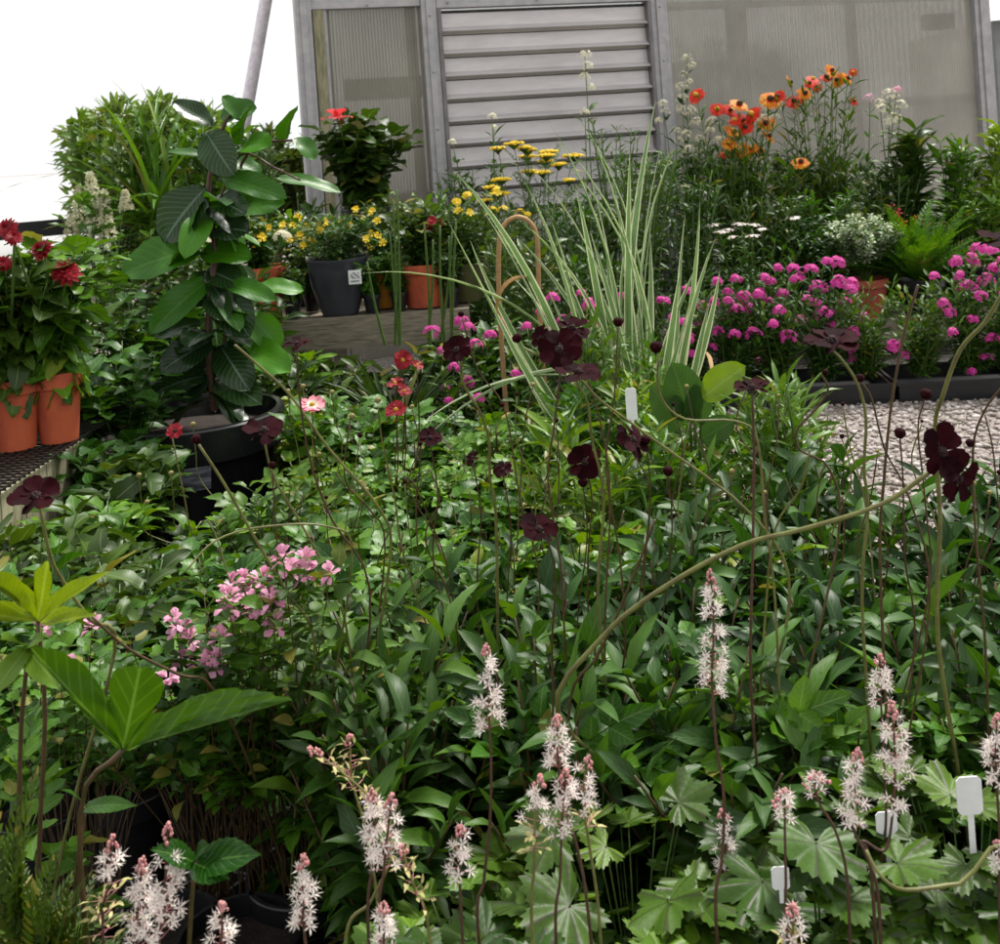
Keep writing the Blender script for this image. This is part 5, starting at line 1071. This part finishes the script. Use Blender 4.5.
# ================================================================== DEAD-NETTLE, FOREGROUND LEAVES
DN = [(232,590,8),(250,594,9),(270,590,8),(228,604,9),(256,606,8),(272,602,7),(240,612,7),(275,625,6),(283,560,6),(305,562,6),(303,575,7),(288,570,6),(180,632,7),(190,640,5),(200,660,9),(212,664,8),(186,664,7),(206,670,6),(168,680,4),(42,628,5),(92,628,5),(72,668,4),(330,575,5),(262,582,7),(245,583,6),(176,622,5),(220,640,5)]
for gi, (b, lb) in enumerate(((70, 'dead-nettle with small pink flowers at the far left'), (190, 'pink dead-nettle above the large lobed leaf'), (250, 'pink dead-nettle with the densest flowers'), (300, 'pink dead-nettle with paler flowers right of the dense clump'))):
    L = grp(DN, [70, 190, 250, 300])[gi]; Yb = 1.62; base = at(b, 600, Yb); base[2] = 0; P = [at(q[0], q[1], 1.45 + rng.uniform(-.06, .04)) for q in L]
    lw = [base + np.array([rng.uniform(-.16, .16), rng.uniform(-.16, .16), rng.uniform(.4, .56)]) for _ in range(30)]
    t, cs = tall('pink_dead_nettle', lb, 'plant', base, P + lw, .0016, G_STEMB, dict(a=(T_OVATE_S, .03, .019), m=G_FINE if gi % 2 else G_MID, k=dict(per=10, t0=.74, el=(-.2, .6))), 'pink dead-nettles', (.08, .15, BLACKP))
    for q, p in zip(L, P):
        m = M(); n = int(q[2] * 2.5); d = rdirs(n, -.6, 1.5); pp = p + d * q[2] * 1.45 / FPX * [.7, .7, 1.1]; inst(m, T_PETAL_S, pp, d + [0, 0, .3], UPV + rng.normal(0, .3, (n, 3)), .012, .009, .9); m.build('flower_head', P_PINK, t)
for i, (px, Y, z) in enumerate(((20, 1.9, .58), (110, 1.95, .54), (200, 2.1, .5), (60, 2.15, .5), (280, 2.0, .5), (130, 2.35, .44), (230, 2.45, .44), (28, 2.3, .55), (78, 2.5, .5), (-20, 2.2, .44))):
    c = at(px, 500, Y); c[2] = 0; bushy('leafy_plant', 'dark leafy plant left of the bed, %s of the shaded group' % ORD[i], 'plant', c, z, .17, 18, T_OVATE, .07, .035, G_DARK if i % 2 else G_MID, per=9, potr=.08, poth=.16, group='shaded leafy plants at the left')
def lobed(base, lobes, Y, mat, label, stalkpx, name='lobed_leaf_plant', cat='plant', yy=None):
    b = at(*base, Y); g = at(*stalkpx, yy or Y + .15); g[2] = 0; t = thing(name, label, cat, g); m = M()
    for i, l in enumerate(lobes): chord(m, l[3] if len(l) > 3 else T_LOBE, b + (0, 0, .0008 * i), at(l[0], l[1], Y - .04), l[2] * Y / FPX, (0, -.62, .75), .35 + .02 * i)
    m.build('leaf', mat, t); m = M(); tube(m, [g, (g + b) / 2 + (-.02, .0, .02), at(*stalkpx, Y + .04), b], .003, .0022, 6); m.build('stalk', G_STEMB, t); return t
T_LOBE = leaf_t(lambda t: ((.55 + .45 * math.sin(PI * min(1, t * 1.0)) ** .9) * (1 - max(0, (t - .55) / .45) ** 1.7) if t > 0 else .3) + (.025 if int(t * 18) % 2 else 0), 18, .12, .035, .03, 5)
def outline_leaf(base, out, tips, Y, mat, label, stalkpx, droop=.1):
    b = np.array(base, float); O = []; out = np.array(out, float)
    for i in range(len(out) - 1):
        for k in range(4):
            t = k / 4; p = out[i] * (1 - t) + out[i + 1] * t; p = b + (p - b) * (1 + (.022 if k % 2 else -.012)); O.append(p)
    O.append(out[-1]); O = np.array(O); n = len(O); R = 8; rm = np.linalg.norm(O - b, axis=1).max(); V = []; U = []
    ta = [math.atan2(t[0] - b[0], b[1] - t[1]) for t in tips]
    for i, p in enumerate(O):
        an = math.atan2(p[0] - b[0], b[1] - p[1]); j = int(np.argmin([abs(an - x) for x in ta])); L = nrm(np.array(tips[j]) - b)
        for r in range(R + 1):
            q = b + (p - b) * r / R; d = q - b; off = d[0] * L[1] - d[1] * L[0]; rr = np.linalg.norm(d) / rm
            V.append(at(q[0], q[1], Y - droop * rr + .0009 * abs(off) ** 1.0 * .5 + .003 * math.sin(rr * 17 + i * .25))); U.append((np.clip(.5 + off / 55, .02, .98), min(1, rr * 1.2)))
    F = []
    for i in range(n - 1):
        for r in range(R): a0 = i * (R + 1) + r; F += [(a0, a0 + 1, a0 + R + 2), (a0, a0 + R + 2, a0 + R + 1)]
    g = at(*stalkpx, Y + .15); g[2] = 0; t = thing('lobed_leaf_plant', label, 'plant', g); m = M(); m.add(V, F, U); m.build('leaf', mat, t)
    m = M(); bb = at(*base, Y); tube(m, [g, (g + bb) / 2 + (-.02, 0, .02), at(*stalkpx, Y + .04), bb], .003, .0022, 6); m.build('stalk', G_STEMB, t); return t
outline_leaf((123, 750), [(116, 748), (92, 724), (68, 694), (46, 668), (30, 648), (58, 650), (84, 664), (100, 686), (110, 704), (109, 684), (114, 670), (130, 666), (150, 668), (165, 684), (160, 700), (147, 714), (165, 712), (190, 698), (225, 688), (260, 691), (294, 700), (255, 704), (215, 710), (180, 724), (150, 740), (130, 751)], [(30, 648), (140, 668), (294, 700)], 1.0, G_LOBE, 'large green three-lobed leaf over the dark gap at lower left', (80, 815))
outline_leaf((38, 622), [(30, 620), (5, 622), (-25, 612), (2, 600), (24, 604), (5, 588), (-22, 572), (10, 572), (34, 592), (34, 572), (48, 560), (52, 580), (50, 596), (72, 580), (110, 571), (84, 590), (58, 606), (80, 608), (98, 616), (72, 620), (46, 626)], [(-25, 612), (-22, 572), (48, 560), (110, 571), (98, 616)], 1.15, leafmat('leaf_yellow_green', (.12, .27, .02), (.17, .34, .03), (.22, .4, .04), yellow=0, vein=(.35, .45, .1)), 'yellow-green hand-shaped leaf at the left edge', (45, 720))
lobed((28, 650), [(60, 690, 26), (0, 640, 30), (-10, 700, 26), (45, 640, 18)], 1.1, G_BRIGHT, 'drooping green lobed leaf below the yellow-green leaf', (20, 760))
lobed((195, 865), [(262, 855, 34), (230, 880, 30), (150, 850, 26), (210, 845, 20)], 1.02, G_LOBE, 'green lobed leaf beside the lower left foamflower spikes', (190, 930))
lobed((85, 808), [(138, 806, 16), (60, 790, 12)], 1.05, G_LOBE, 'small leaf in the dark gap', (75, 900))
# ferns lower left
for (px, py, Y, tipx, lb, mt) in ((25, 900, 1.0, [(42, 762), (20, 790), (0, 770), (-20, 800), (35, 830), (60, 850)], 'dark fern frond plant at the lower left edge', G_DARK), (60, 960, 1.0, [(95, 870), (60, 860), (20, 865), (110, 900), (80, 905), (30, 890), (0, 880), (70, 880), (50, 905), (100, 930), (-10, 900), (20, 930)], 'feathery green fern in the lower left corner', leafmat('leaf_fern_brown', (.04, .1, .015), (.08, .16, .03), (.16, .17, .05), veinf=.1))):
    g = at(px, py, Y + .08); b = g.copy(); g[2] = 0; t = thing('fern', lb, 'fern', g); pot(g, .07, .14, BLACKP, t); m = M()
    for q in tipx: chord(m, T_FROND, g + (0, 0, .2) if False else b - (0, 0, .04), at(q[0], q[1], Y + rng.uniform(-.05, .1)), .085, (0, -.5, .8), .5)
    for i in range(26): d = dirs(rng.uniform(0, 6.28), rng.uniform(.2, 1.2)); inst(m, T_FROND, b - (0, 0, .06), d, UPV, rng.uniform(.09, .14), .06, rng.uniform(.4, 1.1))
    m.build('fronds', mt, t); m = M(); tube(m, [g + (0, 0, .12), b - (0, 0, .03)], .012, .008, 6); m.build('stem', G_STEM, t)

# ================================================================== FOAMFLOWER SPIKES
GSP = 'foamflower spikes rising from the front of the bed'
def spike(pts, Y, dens, label, seed=0, wd=13, lean=None, tops=.15, r=.0016, leaf=None):
    """pts: stem polyline px, tip first; blossoms down to fraction dens of stem"""
    P = [at(p[0], p[1], Y) for p in pts]; q = P[-1]; g = q.copy(); g[2] = 0; g[0] += rng.uniform(-.02, .02); g[1] += .03
    P2 = smoothpts(P + [q * .5 + g * .5, g], 8); t = thing('foamflower_spike', label, 'flower spike', g, GSP)
    m = M(); tube(m, P2[::-1], r * 1.3, r * .6, 5, smooth=False); m.build('stem', G_STEMP if seed % 2 == 0 else G_STEMO, t)
    top = P[0][2]; ln = (pts[0][1] - pts[-1][1]); zl = dens * Y / FPX; zt = P2[:, 2]; 
    n = int(dens * .42); s = rng.uniform(.12, 1, n) ** .85; mb = M(); mf = M(); msd = M(); mp = M()
    for k in range(n):
        z = top - s[k] * zl; i = int(np.argmin(np.abs(zt[:len(zt) // 1] - z))); p = P2[i].copy(); p[2] = z if abs(zt[i] - z) < .02 else p[2]
        a = rng.uniform(0, 6.28); rad = .86 * wd * Y / FPX * rng.uniform(.45, 1.0) * min(1, .45 + s[k]); e = p + np.array([math.cos(a) * rad, math.sin(a) * rad, rad * rng.uniform(-.1, .55)])
        tube(mp, [p, e], .0004, .0003, 3, smooth=False); N = nrm(e - p + (0, -.004, .004))
        if seed and s[k] > 1 - seed * .3:
            inst(msd, T_LANCE_S, e, N + rng.normal(0, .3, 3), UPV + rng.normal(0, .4, 3), rng.uniform(.008, .012), .0035, .3)
        else:
            R = rng.uniform(.0055, .0078); star(mf, e[None], N, R, 0, 5, .27, T_PT, .25); star(mf, e[None] + N * .001, N, R * 1.2, 0, 6, .07, T_PT, .8); blobs(mf, e, .0012)
    nb = 20; sb = rng.uniform(0, 1, nb) ** 1.2 * tops; a = rng.uniform(0, 6.28, nb); rad = (.0012 + .03 * sb)
    i0 = P2[0]; dirn = nrm(P2[1] - P2[0]); q = i0 + dirn * (sb * zl)[:, None] + np.stack([np.cos(a) * rad, np.sin(a) * rad, rad * 0], -1); blobs(mb, q, rng.uniform(.0011, .002, nb), (1, 1, 1.4))
    mp.build('flower_stalks', P_BUD, t); mf.build('blossoms', P_WHT, t); mb.build('buds', P_BUD, t); msd.build('seed_pods', P_SEED, t)
    return t
spike([(486, 645), (488, 700), (491, 760), (490, 820), (484, 880), (478, 930)], 1.12, 88, 'white foamflower spike standing alone above the bed, left of centre', wd=15)
spike([(710, 571), (714, 620), (712, 680), (716, 740), (724, 800), (722, 860), (716, 920)], 1.1, 125, 'tallest white foamflower spike on a curving purple stem', wd=14)
spike([(880, 655), (881, 700), (884, 760), (886, 820), (880, 900)], 1.2, 52, 'pink-tipped foamflower spike behind the dense right-hand one', wd=13)
spike([(892, 702), (895, 760), (893, 810), (885, 850), (862, 842), (872, 880)], 1.08, 112, 'dense white foamflower spike at lower right', wd=19)
spike([(858, 748), (854, 790), (854, 830), (868, 860), (880, 920)], 1.06, 85, 'medium foamflower spike left of the dense right-hand one', wd=13)
spike([(997, 715), (996, 770), (1000, 840), (1000, 920)], 1.08, 70, 'foamflower spike cut by the right edge', wd=14)
spike([(785, 790), (785, 830), (786, 880), (787, 930)], 1.05, 30, 'short foamflower spike on a straight green stem beside the small label', wd=9, tops=.4)
spike([(815, 772), (818, 800), (835, 830), (846, 870), (850, 930)], 1.07, 26, 'short leaning foamflower spike with few open flowers', wd=9, tops=.5)
spike([(722, 810), (726, 840), (724, 900)], 1.2, 60, 'faded pinkish foamflower spike behind the curving purple stem', wd=12)
spike([(557, 715), (558, 760), (566, 810), (580, 860), (590, 930)], 1.1, 60, 'white-topped foamflower spike on a thin dark stem at bottom centre', wd=14)
spike([(588, 756), (583, 800), (590, 850), (600, 930)], 1.1, 75, 'pinkish foamflower spike right of the white-topped one', wd=15, seed=1)
spike([(540, 776), (535, 820), (534, 870), (532, 930)], 1.06, 75, 'foamflower spike with buff pods on a pale green stem', wd=15, seed=1)
spike([(566, 770), (562, 820), (560, 880), (556, 940)], 1.08, 70, 'foamflower spike in the middle of the bottom centre cluster', wd=16)
spike([(309, 748), (345, 775), (375, 805), (392, 850), (372, 900), (345, 950)], 1.08, 70, 'leaning foamflower spike mostly turned to buff seed pods', wd=14, seed=3)
spike([(350, 735), (352, 780), (365, 830), (380, 930)], 1.12, 55, 'upright seed-bearing foamflower spike behind the leaning one', wd=12, seed=3)
spike([(392, 795), (388, 830), (384, 870), (380, 940)], 1.03, 75, 'full white foamflower spike at bottom left of centre', wd=18)
spike([(372, 790), (376, 850), (368, 930)], 1.05, 70, 'foamflower spike with pink buds crowding the full white one', wd=14)
spike([(460, 826), (460, 860), (462, 930)], 1.06, 50, 'small white foamflower spike between the two centre clusters', wd=15)
spike([(400, 845), (415, 890), (430, 940)], 1.04, 60, 'short foamflower spike gone to buff pods at the bottom', wd=15, seed=3)
spike([(168, 823), (166, 870), (164, 920), (160, 960)], 1.0, 120, 'thick white foamflower spike in the lower left corner group', wd=20)
spike([(142, 858), (140, 900), (138, 960)], 1.02, 95, 'foamflower spike between the thick one and the yellowish one', wd=17)
spike([(113, 836), (108, 880), (104, 960)], 1.03, 100, 'yellowish seeding foamflower spike at lower left', wd=17, seed=2)
spike([(303, 855), (303, 890), (306, 950)], 1.05, 75, 'slender white foamflower spike beside the dark gap', wd=13)
spike([(222, 902), (222, 930), (222, 980)], 1.0, 70, 'pink-tipped foamflower spike cut by the bottom edge at left', wd=16)
spike([(383, 903), (384, 930), (385, 980)], 1.0, 60, 'pink foamflower spike cut by the bottom edge below the full white one', wd=11)
spike([(793, 905), (793, 930), (795, 980)], 1.0, 50, 'small cream foamflower spike at the bottom edge right of centre', wd=14, seed=1)
spike([(998, 842), (1000, 870), (1000, 930)], 1.04, 30, 'bit of foamflower blossom at the right edge above the leaves', wd=12)
for i, (px, Y) in enumerate(((330, 1.06), (400, 1.07), (130, 1.05), (230, 1.03))):
    c = at(px, 900, Y); c[2] = 0; KT.place(c, 'foamflower leaf mound at lower left, %s from the left edge' % ('third', 'fourth', 'first', 'second')[i], 'foamflower leaf mounds at lower left', .93)
# long brown runner stem lower right
g = at(940, 900, 1.05); g[2] = 0; t = thing('runner_stem', 'long brown runner stem lying over the leaves at lower right', 'stem', g); m = M(); tube(m, [g, at(1010, 882, 1.04), at(960, 884, 1.03), at(905, 890, 1.02), at(880, 875, 1.02), at(866, 850, 1.03)], .0024, .0015, 6); m.build('stem', G_STEMO, t)
# black pots added to keep the gap between the plants dark
for i, (px, Y) in enumerate(((150, 1.5), (230, 1.48), (300, 1.6))):
    c = at(px, 800, Y); c[2] = 0.005; t = thing('gap_darkening_pot', 'empty black pot added to darken the gap, %s from the left' % ORD[i], 'pot', c, 'black pots added to darken the gap'); pot(c, .08, .2, BLACKP, t)
